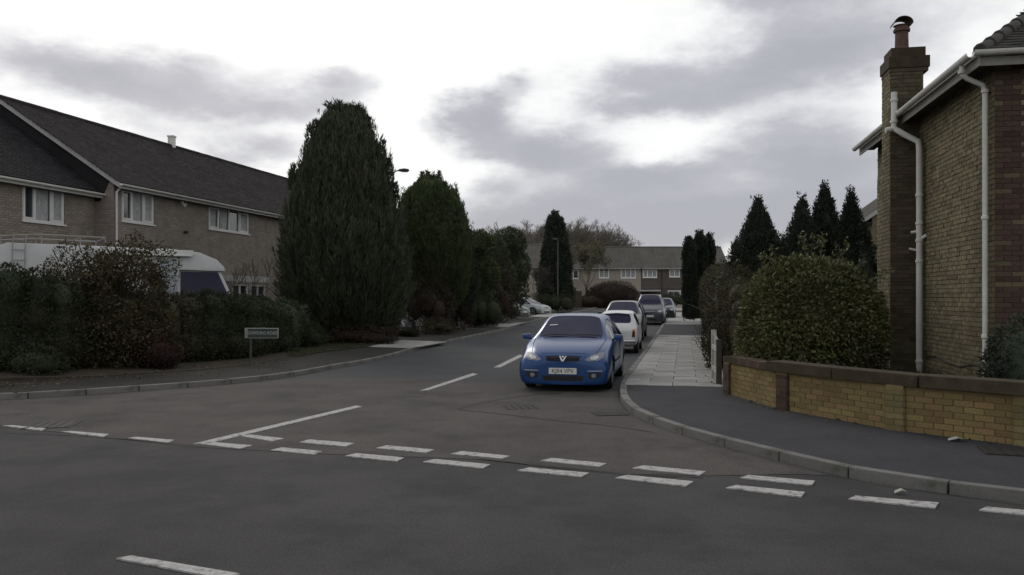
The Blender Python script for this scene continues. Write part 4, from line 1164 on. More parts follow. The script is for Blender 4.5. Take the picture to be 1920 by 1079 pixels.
conifer('second tall cypress with brighter green flank, right beside the tallest one', x2, y2, PC2, lf_con2, plumes=2100, nleaf=42, plen=.8, pw=.11, ll=.18, lw=.036, seed=8, rough=.05, zoff=.2, outward=.25, core=.6, vert=.7,
        tufts=[(-.35, -.2, 6.8, .6, .16), (-.05, -.2, 6.9, .5, .12), (.45, -.1, 6.7, .75, .15), (.7, 0, 6.4, .6, .13), (.2, -.3, 6.5, .5, .13), (-.6, 0, 6.4, .5, .15)])
x3, y3 = at(852, 41.5)
conifer('slimmer dark cypress leaning against the second one, at its right', x3, y3, [(.7, .8), (2, 1.0), (3.5, .95), (5, .72), (6, .42), (6.6, .12)], lf_con3, plumes=900, nleaf=38, plen=.8, pw=.1, ll=.17, lw=.04, seed=9, rough=.05, core=.6, vert=.8, zoff=.2)
# darker evergreens further along the left side
for i, (px, Y, top, w, m, lb) in enumerate(((893, 46, 434, 1.05, lf_con2, 'bright green edged evergreen directly after the cypresses'), (918, 50, 446, 1.3, lf_con, 'dark rounded evergreen, lowest of the three beyond the cypresses'), (957, 56, 428, 1.15, lf_con, 'dark rounded evergreen nearest to the lamp post further along'))):
    x, y = at(px, Y); zt_ = EYE + (HY - top) / FPX * Y - gz(Y) - .1
    bl = [(0, 0, zt_ * .42, w, w, zt_ * .42), (0, 0, zt_ - w * .85, w * .92, w * .92, w * .85), (-.4 * w, .1, zt_ * .62, w * .75, w * .8, w), (.45 * w, -.1, zt_ * .55, w * .7, w * .8, w)]
    t = shrub(lb, x, y, bl, 9000, m, ll=.2, lw=.075, seed=20 + i, kind='evergreen_tree', cat='tree', up=.4, lump=.08)
    trunk_mesh(zt_ * .6, .14, .05, i).build('trunk', bark, t, smooth=True)
# brown-leaved understorey and clipped hedges along the left front gardens
def ell(px, Y, top, w, d=.9, wz=None):
    h = EYE + (HY - top) / FPX * Y - gz(Y) - .1; return h
def bush(label, px, Y, top, w, m, n=3500, ll=.09, lw=.045, seed=1, square=False, kind='shrub', cat='bush', tw=0, core=.78, d=None, tm=None, **k):
    x, y = at(px, Y); h = ell(px, Y, top, w); d = d or w
    if square: bl = [(i * w * .55, j * d * .4, h * .5, w * .55, d * .6, h * .55) for i in (-1, 0, 1) for j in (-.5, .5)]
    else: bl = [(0, 0, h * .45, w, d, h * .55), (-w * .45, .1, h * .36, w * .6, d * .8, h * .45), (w * .48, -.1, h * .33, w * .6, d * .8, h * .42)]
    return shrub(label, x, y, bl, n, m, ll, lw, seed, kind, cat, twigs=tw, core=core, tm=tm, **k)
bush('brown leaved loose shrub under the second cypress', 800, 37.5, 500, 1.15, lf_red, 6500, .10, .035, 31, tw=16, tm=twig, core=.4, depth=.8, lump=.3)
bush('dull red-brown shrub beside the clipped roadside hedge', 850, 41, 512, .95, lf_red, 5500, .10, .035, 32, tw=14, core=.4, depth=.8, lump=.3)
bush('small low green bush by the slab crossing, at the lamp post foot', 762, 34.6, 614, .55, lf_hedge, 2200, .06, .03, 33)
bush('low straggly brown plant at the right of the first slab crossing', 825, 36.5, 598, .7, lf_hedge2, 2200, .07, .03, 34, tw=6, core=.5)
bush('clipped dark green hedge block beside the second slab crossing', 905, 43.5, 562, .95, lf_priv, 4500, .07, .035, 35, square=True, kind='clipped_hedge', cat='hedge', lump=.05)
bush('dark brown bushy shrub behind the clipped hedge block', 925, 48, 488, 1.3, lf_red, 6500, .11, .04, 36, tw=14, core=.45, depth=.8, lump=.3)
bush('dark low undergrowth beneath the tallest cypress', 662, 29.4, 612, 1.5, lf_red, 4200, .08, .035, 37, d=.6, core=.6)
bush('grey-green grassy bush left of the tallest cypress foot', 573, 27.4, 598, .62, lf_priv, 3200, .14, .014, 38, up=.9, core=.6)
bush('dark bush between the street sign and the tallest cypress', 531, 27.2, 556, .75, lf_con, 3600, .1, .035, 39)

# --- left corner hedge: a tangle of different shrubs
def hb(px, py_base): return G(px, py_base, .1)
def hedge_run(label, pxs, Ys, tops, m, n, seed, ll=.075, lw=.034, thick=.55, kind='hedge', cat='hedge', tw=5, core=.74, lump=.13, **k):
    pts = [at(a, b_) for a, b_ in zip(pxs, Ys)]; x0, y0 = pts[len(pts) // 2]; bl = []
    for (x, y), px, Y, tp in zip(pts, pxs, Ys, tops):
        h = EYE + (HY - tp) / FPX * Y - gz(Y) - .1
        bl += [(x - x0, y - y0, h * .5, .62, thick, h * .5), (x - x0, y - y0 - .05, h * .24, .72, thick * 1.35, h * .34), (x - x0 + .1, y - y0, h * .74, .5, thick * .8, h * .27)]
    return shrub(label, x0, y0, bl, n, m, ll, lw, seed, kind, cat, twigs=tw, core=core, lump=lump, **k)
hedge_run('dark mixed hedge at the left edge in front of the campervan rear', [-95, -45, 5, 55, 100], [17.4, 17.6, 17.8, 18.1, 18.5], [478, 486, 492, 505, 520], lf_hedge, 15000, 41)
hedge_run('dark tangled hedge below the autumn-coloured shrub', [130, 175, 220, 265, 305], [18.9, 19.3, 19.8, 20.3, 20.8], [535, 540, 545, 548, 556], lf_hedge2, 15000, 42)
hedge_run('denser dark green hedge left of the street name sign', [345, 385, 425, 455], [21.4, 22.0, 22.6, 23.2], [550, 547, 549, 556], lf_hedge, 14000, 43, core=.82, lump=.07)
hedge_run('rounded green end of the corner hedge behind the street name sign', [482, 512], [24.4, 25.2], [558, 570], lf_priv, 8500, 44, core=.82, lump=.07)
bush('tall loose autumn-coloured shrub with bare shoots in front of the campervan', 212, 19.9, 428, 1.3, lf_aut, 21000, .085, .045, 45, tw=22, core=0, tm=twig, depth=.95, lump=.3, lumpscale=1.6)
bush('thin brown tangle of shoots left of the autumn-coloured shrub', 130, 19.4, 468, .8, lf_hedge2, 9500, .08, .04, 46, tw=8, core=0, tm=twig, depth=.9, lump=.16)
bush('low crimson-tinged bush at the hedge foot, nearest the kerb', 298, 19.3, 632, .5, leafmat('foliage_crimson', (.038, .02, .017), .4, .02), 2600, .06, .03, 47, core=.7)
bush('small dull green bush at the hedge foot far left', 60, 17.5, 648, .7, lf_hedge, 3600, .06, .03, 48, core=.6, lump=.2)
x, y = at(478, 27.5)
for i, (px, Y) in enumerate(((455, 26.5), (478, 27.4))):
    x, y = at(px, Y); t = thing('bare_sapling', ['bare leafless sapling nearer the campervan cab', 'bare leafless sapling in front of the white porch roof'][i], 'tree', (x, y, gz(Y) + .2))
    me, _ = branch_mesh('branches', twig, [((0, 0, 0), (.05, 0, 1))], 60 + i, depth=3, length=1.25, r0=.03, rmin=.006, spread=.7, up=.5); link('branches', me, t)

# --- right: clipped hedge beside the slab footway, round laurel, dark cypresses
rt = T_IN + .55
def runR(label, s_list, tops, m, n, seed, off=.0, thick=.55, **k):
    pts = [S(s, rt + off) for s in s_list]; x0, y0 = pts[0]; bl = []
    for (x, y), h in zip(pts, tops):
        bl += [(x - x0, y - y0, h * .5, thick, .8, h * .52), (x - x0, y - y0, h * .28, thick * .85, .8, h * .36), (x - x0, y - y0, h * .76, thick * .95, .75, h * .26)]
    return shrub(label, x0, y0, bl, n, m, k.pop('ll', .07), k.pop('lw', .035), seed, 'hedge', 'hedge', twigs=k.pop('tw', 0), **k)
runR('nearest brownish green hedge by the white gate, beside the paving slabs', [s_at(18.6, 0), s_at(19.7, 0), s_at(20.8, 0), s_at(22, 0)], [1.75, 2.15, 2.35, 2.45], lf_hedge2, 15000, 51, thick=.5, lump=.1)
runR('tall middle stretch of clipped hedge beside the paving slabs', [s_at(y_, 0) for y_ in (23.5, 25, 26.5, 28, 29.5, 31)], [2.55, 2.65, 2.7, 2.75, 2.8, 2.85], lf_hedge2, 16000, 52, ll=.08, lump=.08)
runR('furthest stretch of hedge, below the three columnar cypresses', [s_at(y_, 0) for y_ in (33, 35, 37, 39, 41, 43, 45, 47)], [2.9, 2.95, 3.0, 3.05, 3.05, 3.0, 3.0, 2.9], lf_hedge2, 15000, 53, ll=.1, lw=.05, lump=.08)
bush('pale silvery shrub with flower heads between hedge and dark cypress', 1372, 21.5, 470, .45, lf_pale, 3400, .075, .04, 54, core=0, tw=5, tm=twig_pale, depth=.8, lump=.2)
bush('dark mixed shrub just behind the white gate', 1362, 19.2, 560, .5, lf_hedge2, 4200, .07, .035, 55, tw=10, core=.7)
# the round laurel
x, y = at(1522, 14.75)
lb = [(0, 0, 1.0, 1.25, 1.2, 1.24), (-.42, -.1, .75, .93, 1.0, .98), (.45, 0, .7, .85, 1.0, 1.05), (-.5, -.25, .45, .88, .9, .7), (.05, .1, 1.38, .95, .9, .84)]
lt = shrub('big domed yellow-green laurel bush behind the yellow brick wall', x, y, lb, 42000, lf_laurel, .085, .042, 56, 'laurel_bush', 'bush', core=.7, zoff=.22, lump=.05, up=.05, droop=.25, depth=.24)
ends = []
for i_, st_ in enumerate([((-.1, 0, 2.05), (-.3, 0, 1)), ((.5, 0, 1.95), (.4, 0, 1)), ((.75, .1, 1.8), (.5, .1, 1)), ((.15, 0, 2.1), (.1, .2, 1)), ((-.5, 0, 1.95), (-.4, 0, 1)), ((1.0, 0, 1.55), (.6, 0, 1))]):
    me, e_ = branch_mesh('shoot', twig_pale, [st_], 57 + i_, depth=1, length=.36, r0=.008, rmin=.003, spread=.8); link('shoot', me, lt); ends.append(e_)
ends = np.concatenate(ends)
E_ = np.repeat(ends, 4, axis=0) + RG.normal(size=(len(ends) * 4, 3)) * .04
link('shoot_leaves', quads_mesh('shoot_leaves', leaf_verts(E_, unitv(RG.normal(size=E_.shape) + np.array([0, 0, .3])), np.full(len(E_), .08), np.full(len(E_), .035)), lf_laurel), lt)
def yew(label, px, Y, top, hw, seed, tf=(), zb=0, m=lf_con3, grp=None, plumes=420, **k):
    x, y = at(px, Y); h = EYE + (HY - top) / FPX * Y - gz(Y) - .3; w = hw / FPX * Y
    w *= 1.32; h -= .36; prof = [(.1, w * .9), (h * .25, w), (h * .5, w), (h * .68, w * .93), (h * .80, w * .78), (h * .89, w * .55), (h * .96, w * .4), (h * 1.02, w * .27), (h * 1.06, w * .17)]
    if k.get('col'): prof = [(.1, w * .9), (h * .3, w), (h * .7, w), (h * .88, w * .85), (h * .96, w * .55), (h, w * .1)]
    return conifer(label, x, y, prof, m, plumes=plumes * 2, nleaf=30, plen=.36, pw=.075, ll=.08, lw=.032, seed=seed, rough=.10, zoff=.3, tufts=[(a_, b_, c_ - .25, d_, e_) for a_, b_, c_, d_, e_ in tf], group=grp)
yew('lone dark pointed cypress left of the laurel, stepped narrow tip', 1422, 21.5, 374, 42, 61, plumes=620)
yew('left dark cypress of the clump, with several small pointed tips', 1505, 20.5, 370, 38, 62, tf=())
yew('middle dark cypress of the clump behind the laurel, tallest and broadest', 1545, 20.8, 352, 36, 63, tf=(), plumes=560)
yew('right dark cypress beside the chimney, slender with a single tip', 1596, 20.2, 356, 29, 64, plumes=520)
conifer('dark lower cypress filling the gap beside the chimney foot', *at(1625, 18.8), [(.1, .5), (1, .55), (1.8, .45), (2.3, .2), (2.5, .05)], lf_con3, plumes=160, nleaf=44, plen=.4, pw=.09, ll=.09, lw=.032, seed=65, zoff=.3)
for i, (px, top, hw, Y, lb_) in enumerate(((1288, 447, 10, 49, 'left and lowest of the three round-topped columnar cypresses above the hedge'), (1308, 437, 12, 50, 'middle and tallest of the three round-topped columnar cypresses above the hedge'), (1325, 441, 9, 50.5, 'right of the three round-topped columnar cypresses above the hedge'))):
    x, y = at(px, Y); x += .15; h = EYE + (HY - top) / FPX * Y - gz(Y) - .3; w = hw / FPX * Y
    conifer(lb_, x + .0, y, [(.1, w), (h * .3, w * 1.1), (h * .8, w * 1.1), (h * .92, w * .95), (h * .98, w * .6), (h, w * .2)], lf_con3, plumes=520, nleaf=30, plen=.4, pw=.08, ll=.13, lw=.05, seed=70 + i, rough=.03, zoff=.3, group='columnar cypresses above the hedge')
bush('dark evergreen shrub in front of the red brick wall at the right edge', 1915, 11.3, 600, .42, lf_con3, 3600, .07, .03, 75, core=.8)

# --- far end
x, y = at(1042, 84)
conifer('tall dark tapering cypress at the far end of the road, behind a lamp post', x, y, [(.1, 1.7), (2, 1.75), (4, 1.6), (6, 1.35), (8, 1.05), (9, .8), (9.4, .4), (9.7, .1)], lf_con3, plumes=520, nleaf=44, plen=1.0, pw=.2, ll=.3, lw=.1, seed=80, rough=.05, tufts=[(0, 0, 9.0, .7, .2), (.5, 0, 8.6, .6, .2)])
bush('large red-brown dome of bare shrub in front of the pale terrace house', 1148, 93, 527, 2.9, lf_red, 11000, .16, .05, 81, tw=22, core=.84, d=1.5, lump=.05)
bush('low brown wing of shrub left of the red-brown dome', 1108, 92, 553, 1.5, lf_red, 4500, .15, .05, 82, tw=8, core=.8)
bush('round dark green bush under the ground-floor window of the brown terrace house', 1262, 95, 551, 1.25, lf_con, 4200, .15, .06, 83)
def bare(label, px, Y, top, seed, m=twig_pale, spread=.75, depth=5, src=None, leaves=None, n_leaf=3, name='bare_tree', group=None, kids=3, r=None):
    x, y = at(px, Y); h = EYE + (HY - top) / FPX * Y - gz(Y); t = thing(name, label, 'tree', (x, y, gz(Y) - .05), R.uniform(0, 6), group)
    b = MB(); b.tube([(0, 0, 0), (.03, 0, h * .15), (0, .04, h * .3)], [h * .022, h * .017, h * .014], 8); b.build('trunk', bark, t, smooth=True)
    me, ends = branch_mesh('crown', m, [((0, 0, h * .27), (math.cos(a) * .55, math.sin(a) * .55, .9)) for a in (0.3, 1.6, 2.8, 4.1, 5.3)] + [((0, 0, h * .28), (0, 0, 1))], seed, depth=depth, length=h * .25, r0=h * .009, rmin=r or h * .0012, spread=spread, shrink=.66, up=.3, kids=kids)
    zmax = max(v.co.z for v in me.vertices); k = (h - .0) / zmax
    for v in me.vertices: v.co.z = v.co.z if v.co.z < h * .27 else h * .27 + (v.co.z - h * .27) * (h - h * .27) / (zmax - h * .27)
    link('crown', me, t)
    if leaves:
        E = np.repeat(ends, n_leaf, axis=0); E = E + RG.normal(size=E.shape) * .15; E[:, 2] = np.where(E[:, 2] < h * .27, E[:, 2], h * .27 + (E[:, 2] - h * .27) * (h - h * .27) / (zmax - h * .27))
        link('leaves', quads_mesh('leaves', leaf_verts(E, unitv(RG.normal(size=E.shape)), np.full(len(E), .2), np.full(len(E), .1)), leaves), t)
    return t
bare('small dark bare tree with spreading crown in front of the pale rendered house', 1005, 76, 492, 90, twig, depth=4)
bare('sparse yellow-green tree against the left end of the terrace roof', 1100, 97, 446, 91, twig_pale, leaves=leafmat('foliage_yellow', (.12, .115, .06), .4, .04), n_leaf=1, depth=4, name='yellowing_tree')
T_ = [(905, 128, 436, 'leftmost of the bare woodland trees on the skyline'), (938, 134, 420, 'second from the left of the bare skyline trees'), (972, 130, 408, 'bare skyline tree directly left of the far dark cypress'), (1015, 140, 405, 'bare skyline tree half hidden behind the far dark cypress'),
      (1072, 132, 408, 'bare skyline tree directly right of the far dark cypress'), (1105, 138, 403, 'tallest bare skyline tree, over the left end of the terrace'), (1135, 130, 418, 'bare skyline tree sloping down to the terrace roof'), (1165, 138, 442, 'lower bare skyline tree above the terrace roof'), (1195, 136, 456, 'lowest and rightmost bare tree peeping over the terrace roof')]
protos = []
for i, (px, Y, top, lb_) in enumerate(T_):
    if i < 3:
        t = bare(lb_, px, Y, top, 100 + i, twig_pale, depth=5, group='bare trees on the skyline', spread=.85, kids=3); protos.append((t, EYE + (HY - top) / FPX * Y - gz(Y)))
    else:
        src, h0 = protos[i % 3]; x, y = at(px, Y); h = EYE + (HY - top) / FPX * Y - gz(Y)
        t = src.copy(); C.objects.link(t); t['label'] = lb_; t.location = (x, y, gz(Y) - .05); t.rotation_euler = (0, 0, R.uniform(0, 6)); t.scale = (max(.75, h / h0),) * 2 + (h / h0,)
        for ch in [o for o in C.objects if o.parent == src]: c = ch.copy(); C.objects.link(c); c.parent = t
# scrub below the skyline trees
V = blob_leaves([(x_, 0, 1.0, 3.6, 1.6, 3.0 + (i % 3) * .5) for i, x_ in enumerate(range(-26, 16, 4))], 14000, .5, .14, 120, lump=.1)
ws_ = link('distant_scrub', quads_mesh('distant_scrub', V, lf_hedge2, blob_core([(x_, 0, 1.0, 3.6, 1.6, 3.0) for x_ in range(-26, 16, 4)], .8)))
ws_.location = (at(1040, 126)[0] + 4, 126, gz(126)); tagp(ws_, 'brown scrub mass closing the view behind the terrace', 'scrub', kind='stuff')
# trees and hedges closing the sides
x, y = at(1010, 72)
b = MB()
hd_ = shrub('long low dark hedge with flat top behind the parked silver cars', *at(1002, 70), [(i * .9, 0, .75, .75, .5, .85) for i in range(-3, 4)], 6000, lf_hedge, .12, .05, 130, 'hedge', 'hedge', lump=.05)

# ------------------------------------------------------------------ fallen leaves and grass
n = 420
P = []
for i in range(n):
    k = R.random(); u = R.uniform(0, 540); yb = 716 - u * .085
    px, py = u, yb + abs(R.gauss(0, 9)) + 1; X, Y = G(px, py, .105); P.append((X, Y, gz(Y) + .104))
for i in range(120):
    s = R.uniform(s_at(15.6, 0), s_at(34, 0)); x_, y_ = S(s, T_IN - abs(R.gauss(0, .16))); P.append((x_, y_, gz(y_) + .124))
for i in range(60):
    px = R.uniform(1380, 1900); a = Vector(W0 if px < 1470 else W1).lerp(Vector(W1 if px < 1470 else W3), R.random()); P.append((a.x - abs(R.gauss(0, .12)) - .06, a.y - abs(R.gauss(0, .1)) - .05, .105))
P = np.array(P); A = unitv(np.concatenate([RG.normal(size=(len(P), 2)), RG.uniform(0, .35, (len(P), 1))], 1))
me = quads_mesh('fallen_leaves', leaf_verts(P, A, RG.uniform(.03, .08, len(P)), RG.uniform(.02, .05, len(P))), mat('dead_leaf', (.11, .085, .05), .9, .3, 3, island=.5, hue=.03))
tagp(link('fallen_leaves', me), 'scattered dead leaves along hedge foot and footways', 'leaves', kind='stuff')
for i, (px, py, z, sz, lb_) in enumerate(((296, 692, .11, .14, 'pale scrap of litter at the foot of the left hedge'), (1792, 826, .11, .1, 'pale dead leaf lying at the foot of the yellow wall'), (1688, 925, .01, .06, 'small pale leaf in the gutter below the right kerb'))):
    x_, y_ = G(px, py, z); b = MB(); b.add([(-sz, -sz * .3, 0), (0, -sz * .6, .03), (sz, 0, .01), (sz * .3, sz * .5, .035), (-sz * .7, sz * .4, .012)], [(0, 1, 3, 4), (1, 2, 3)])
    b.add([(-sz, -sz * .3, .004), (0, -sz * .6, .034), (sz, 0, .014), (sz * .3, sz * .5, .039), (-sz * .7, sz * .4, .016)], [(4, 3, 1, 0), (3, 2, 1)])
    o = b.build('litter_scrap' if i == 0 else 'dead_leaf', mat('pale_scrap', (.36, .35, .31), .8, .15, 9), fix=False); o.location = (x_, y_, gz(y_) + z); tagp(o, lb_, 'litter' if i == 0 else 'leaf')
def grass(name, poly, n, m, lo=.03, hi=.09, z=None):
    xs = [p[0] for p in poly]; ys = [p[1] for p in poly]; B = []
    while len(B) < n:
        q = (R.uniform(min(xs), max(xs)), R.uniform(min(ys), max(ys)))
        if inside(q, poly): B.append((q[0], q[1], (z(*q) if z else gz(q[1]) + .12)))
    B = np.array(B); A = unitv(np.array([0, 0, 1.0]) + RG.normal(size=B.shape) * .4)
    o = link(name, quads_mesh(name, leaf_verts(B, A, RG.uniform(lo, hi, n), RG.uniform(.008, .018, n)), m)); return tagp(o, None, None, kind='stuff')
g1 = grass('verge_grass', vp, 9000, leafmat('grass_blades', (.06, .065, .035), .4, .03)); tagp(g1, 'short dull grass on the verge before the tallest cypress', 'grass')
gp = [(W0[0] + .4, W0[1] + .3), (W1[0] + .3, W1[1] + .3), (W2[0] + .2, W2[1] + .35), (W3[0] + .3, W3[1] + .4), (8, 11.4), (7.4, 14.5), (6.4, 15.6)]
g2 = grass('garden_weeds', gp, 7000, leafmat('grass_blades_dark', (.05, .055, .03), .4, .03), .06, .3, z=lambda a, b_: .3); tagp(g2, 'weeds and thin stems between the garden wall and the brick house', 'weeds')

# ------------------------------------------------------------------ vehicles
def car_shell(st, tags, mats, wheels, wr, wheel_in, sub=2, name='body'):
    """st: stations rear to front (x, zb, zmid, zbelt, ztop, ws, wm, wb, wr_, e). tags: {(interval, band): tag}.
    returns evaluated mesh (material index = tag)"""
    rings = []
    for (x, zb, zm, zl, zt_, ws, wm_, wb, wr_, e) in st:
        rings.append([(x, 0, zb), (x, ws, zb), (x, wm_ - .02, zb + .14), (x, wm_, zm), (x, wb, zl), (x, wr_, zt_ - e), (x, wr_ - .07, zt_ - e * .3), (x, wr_ * .5, zt_ - e * .04), (x, 0, zt_)])
    bm = bmesh.new(); L = bm.edges.layers.float.new('crease_edge'); Rr = []; Ll = []
    for r in rings:
        a = [bm.verts.new(p) for p in r]; b = [a[0]] + [bm.verts.new((p[0], -p[1], p[2])) for p in r[1:-1]] + [a[-1]]
        Rr.append(a); Ll.append(b)
    for i in range(len(rings) - 1):
        for j in range(8):
            tg = tags.get((i, j), 0)
            f = bm.faces.new((Rr[i][j], Rr[i + 1][j], Rr[i + 1][j + 1], Rr[i][j + 1])); f.material_index = tg
            f = bm.faces.new((Ll[i][j + 1], Ll[i + 1][j + 1], Ll[i + 1][j], Ll[i][j])); f.material_index = tg
    for k, fl in ((0, False), (-1, True)):
        a, b = Rr[k], Ll[k]
        for j in range(8):
            q = []
            for v in (a[j], a[j + 1], b[j + 1], b[j]):
                if v not in q: q.append(v)
            if len(q) > 2:
                f = bm.faces.new(q if not fl else q[::-1])
    bmesh.ops.recalc_face_normals(bm, faces=bm.faces)
    for e in bm.edges:
        if len(e.link_faces) == 2 and e.link_faces[0].material_index != e.link_faces[1].material_index: e[L] = .55
        if len(e.link_faces) == 2 and e.calc_face_angle(0) > 1.1: e[L] = max(e[L], .35)
    me = bpy.data.meshes.new(name); bm.to_mesh(me); bm.free()
    for m in mats: me.materials.append(m)
    o = link(name + '_tmp', me); s = o.modifiers.new('s', 'SUBSURF'); s.levels = sub; s.render_levels = sub
    cut = MB()
    for x in wheels:
        for sgn in (-1, 1):
            ya, yb = (wheel_in, 1.4) if sgn > 0 else (-1.4, -wheel_in); k = 28
            n0 = len(cut.v)
            for y in (ya, yb):
                for j in range(k): t = 2 * math.pi * j / k; cut.v.append((x + wr * math.cos(t), y, wr * .93 + wr * math.sin(t) - .03))
            for j in range(k): cut.f.append((n0 + j, n0 + (j + 1) % k, n0 + k + (j + 1) % k, n0 + k + j)); cut.m.append(len(mats) - 1)
            cut.f += [tuple(n0 + j for j in range(k)), tuple(n0 + k + j for j in range(k))]; cut.m += [len(mats) - 1] * 2
    co = cut.build('cut_tmp', mats); bo = o.modifiers.new('b', 'BOOLEAN'); bo.operation = 'DIFFERENCE'; bo.solver = 'EXACT'; bo.object = co; bo.use_self = True
    dg = bpy.context.evaluated_depsgraph_get(); dg.update()
    out = bpy.data.meshes.new_from_object(o.evaluated_get(dg)); bpy.data.objects.remove(o); bpy.data.objects.remove(co)
    print('shell', name, max(abs(v.co.y) for v in out.vertices), max(s_[6] for s_ in st))
    return out
def split_shell(root, me, names, paint, trim, mats):
    """every tag other than 0 becomes parts of their own, set in with a seal or shut line"""
    out = {}
    for tg, (nm, m, inset, depth, seal) in names.items():
        bm = bmesh.new(); bm.from_mesh(me)
        bmesh.ops.delete(bm, geom=[f for f in bm.faces if f.material_index != tg], context='FACES')
        if not bm.faces: bm.free(); continue
        left = set(bm.faces); isl = []
        while left:
            s = [left.pop()]; comp = set(s)
            while s:
                f = s.pop()
                for e in f.edges:
                    for g in e.link_faces:
                        if g in left: left.discard(g); comp.add(g); s.append(g)
            isl.append([f.index for f in comp])
        bm.free()
        for ids in isl:
            b2 = bmesh.new(); b2.from_mesh(me); b2.faces.ensure_lookup_table(); keep = set(ids)
            # indices refer to the trimmed mesh: rebuild it the same way
            bmesh.ops.delete(b2, geom=[f for f in b2.faces if f.material_index != tg], context='FACES'); b2.faces.ensure_lookup_table(); b2.faces.index_update()
            bmesh.ops.delete(b2, geom=[f for f in b2.faces if f.index not in keep], context='FACES')
            for f in b2.faces: f.material_index = 0
            if inset:
                r = bmesh.ops.inset_region(b2, faces=b2.faces[:], thickness=inset, depth=depth, use_boundary=True, use_even_offset=False)
                for f in r['faces']: f.material_index = 1
            pm = bpy.data.meshes.new(nm); b2.to_mesh(pm); b2.free(); pm.materials.clear(); pm.materials.append(m); pm.materials.append(seal)
            pm.shade_smooth(); pm.set_sharp_from_angle(angle=RAD(35)); o = link(nm, pm, root); out.setdefault(nm, []).append(o)
    bm = bmesh.new(); bm.from_mesh(me); bmesh.ops.delete(bm, geom=[f for f in bm.faces if f.material_index in names], context='FACES')
    pm = bpy.data.meshes.new('body'); bm.to_mesh(pm); bm.free(); pm.materials.clear()
    for m in mats: pm.materials.append(m)
    pm.shade_smooth(); pm.set_sharp_from_angle(angle=RAD(42)); out['body'] = link('body', pm, root)
    return out
def decal(root, bvh, name, poly, mats, axis='x', sgn=1, off=.006, thick=.02, step=.04, smooth=True, mirror=False, bevel=0):
    """a shaped piece laid on the bodywork: poly in (y,z) seen along x, or (x,z) seen along y"""
    objs = []
    for my in ((1, -1) if mirror else (1,)):
        pl = [(p[0] * my, p[1]) if axis == 'x' else p for p in poly]
        vs, fs, nb, bd = triangulate(pl, step); P3 = []; ok = True
        for v in vs:
            if axis == 'x': o = Vector((4 * sgn, v.x, v.y)); d = Vector((-sgn, 0, 0))
            else: o = Vector((v.x, 4 * sgn * my, v.y)); d = Vector((0, -sgn * my, 0))
            h = bvh.ray_cast(o, d)
            P3.append(h[0] + (-d) * 0 if h[0] is not None else None)
        good = [p for p in P3 if p is not None]
        if not good: continue
        mean = sum(good, Vector()) / len(good); D = (Vector((sgn, 0, 0)) if axis == 'x' else Vector((0, sgn * my, 0)))
        for i, p in enumerate(P3):
            if p is None:
                v = vs[i]; P3[i] = Vector((mean.x, v.x, v.y)) if axis == 'x' else Vector((v.x, mean.y, v.y))
        b = MB(); top = [p + D * off for p in P3]; bot = [p - D * thick for p in P3]; n = len(P3)
        b.add(top, fs); b.add(bot, [tuple(reversed(f)) for f in fs]);
        b.add([top[i] for i in range(nb)] + [bot[i] for i in range(nb)], [(i, (i + 1) % nb, nb + (i + 1) % nb, nb + i) for i in range(nb)])
        objs.append(b.build(name, mats, root, smooth=smooth))
    return objs
def wheel_mesh(rad, wid, spokes, rimm, hub=False):
    t = MB(); r = rad; w = wid / 2
    t.lathe([(r * .66, -w * .9), (r * .9, -w), (r * .98, -w * .75), (r, -w * .4), (r, w * .4), (r * .98, w * .75), (r * .9, w), (r * .66, w * .9)], k=32, axis='y')
    tm = t.mesh('tyre', black_rub, smooth=True)
    m = MB(); m.lathe([(r * .66, w * .88), (r * .64, w * .95), (r * .6, w * .7), (r * .59, w * .1), (r * .3, w * .05), (.001, w * .05)], k=28, axis='y', mi=1)
    for i in range(spokes):
        a = 2 * math.pi * i / spokes; c, s = math.cos(a), math.sin(a); p, q = -s, c; W = r * .085
        P_ = [(c * r * .1 + p * W * 1.3, s * r * .1 + q * W * 1.3), (c * r * .1 - p * W * 1.3, s * r * .1 - q * W * 1.3), (c * r * .64 - p * W, s * r * .64 - q * W), (c * r * .64 + p * W, s * r * .64 + q * W)]
        m.prism([(x, w * .35, z) for x, z in P_], (0, w * .5, 0), 0)
    m.lathe([(r * .17, w * .3), (r * .17, w * .9), (r * .1, w * .96), (.001, w * .97)], k=16, axis='y', mi=0)
    m.lathe([(r * .66, w * .86), (r * .665, w * .97), (r * .6, w * .98), (r * .595, w * .8)], k=28, axis='y', mi=0)
    return tm, m.mesh('rim', [rimm, black_pl], smooth=True)
def add_wheels(root, xs, track, rad, wid, spokes=6, rimm=None):
    tm, rm = wheel_mesh(rad, wid, spokes, rimm or rim_mat)
    for x in xs:
        for s in (1, -1):
            o = thing_part = bpy.data.objects.new('wheel', tm); C.objects.link(o); o.parent = root
            o.name = 'wheel'; o.location = (x, s * track / 2, rad - .005); o.rotation_euler = (0, R.uniform(0, 1), 0 if s > 0 else math.pi)
            r_ = link('rim', rm, o)
def text_mesh(name, s, size, m, parent, M, extr=.002, sx=1.0, align='CENTER'):
    cu = bpy.data.curves.new(name, 'FONT'); cu.body = s; cu.size = size; cu.align_x = align; cu.align_y = 'CENTER'; cu.extrude = extr; cu.resolution_u = 2
    t = bpy.data.objects.new(name, cu); C.objects.link(t); dg = bpy.context.evaluated_depsgraph_get(); dg.update()
    me = bpy.data.meshes.new_from_object(t.evaluated_get(dg)); bpy.data.objects.remove(t); bpy.data.curves.remove(cu)
    me.transform(M @ Matrix.Diagonal((sx, 1, 1, 1))); me.materials.clear(); me.materials.append(m); return link(name, me, parent)
def facing_x(x, y, z, sgn=1, tilt=0):
    """text frame standing upright on the plane facing +x (or -x)"""
    return Matrix.Translation((x, y, z)) @ Matrix.Rotation(RAD(90) * sgn, 4, 'Z') @ Matrix.Rotation(RAD(90) - tilt, 4, 'X')

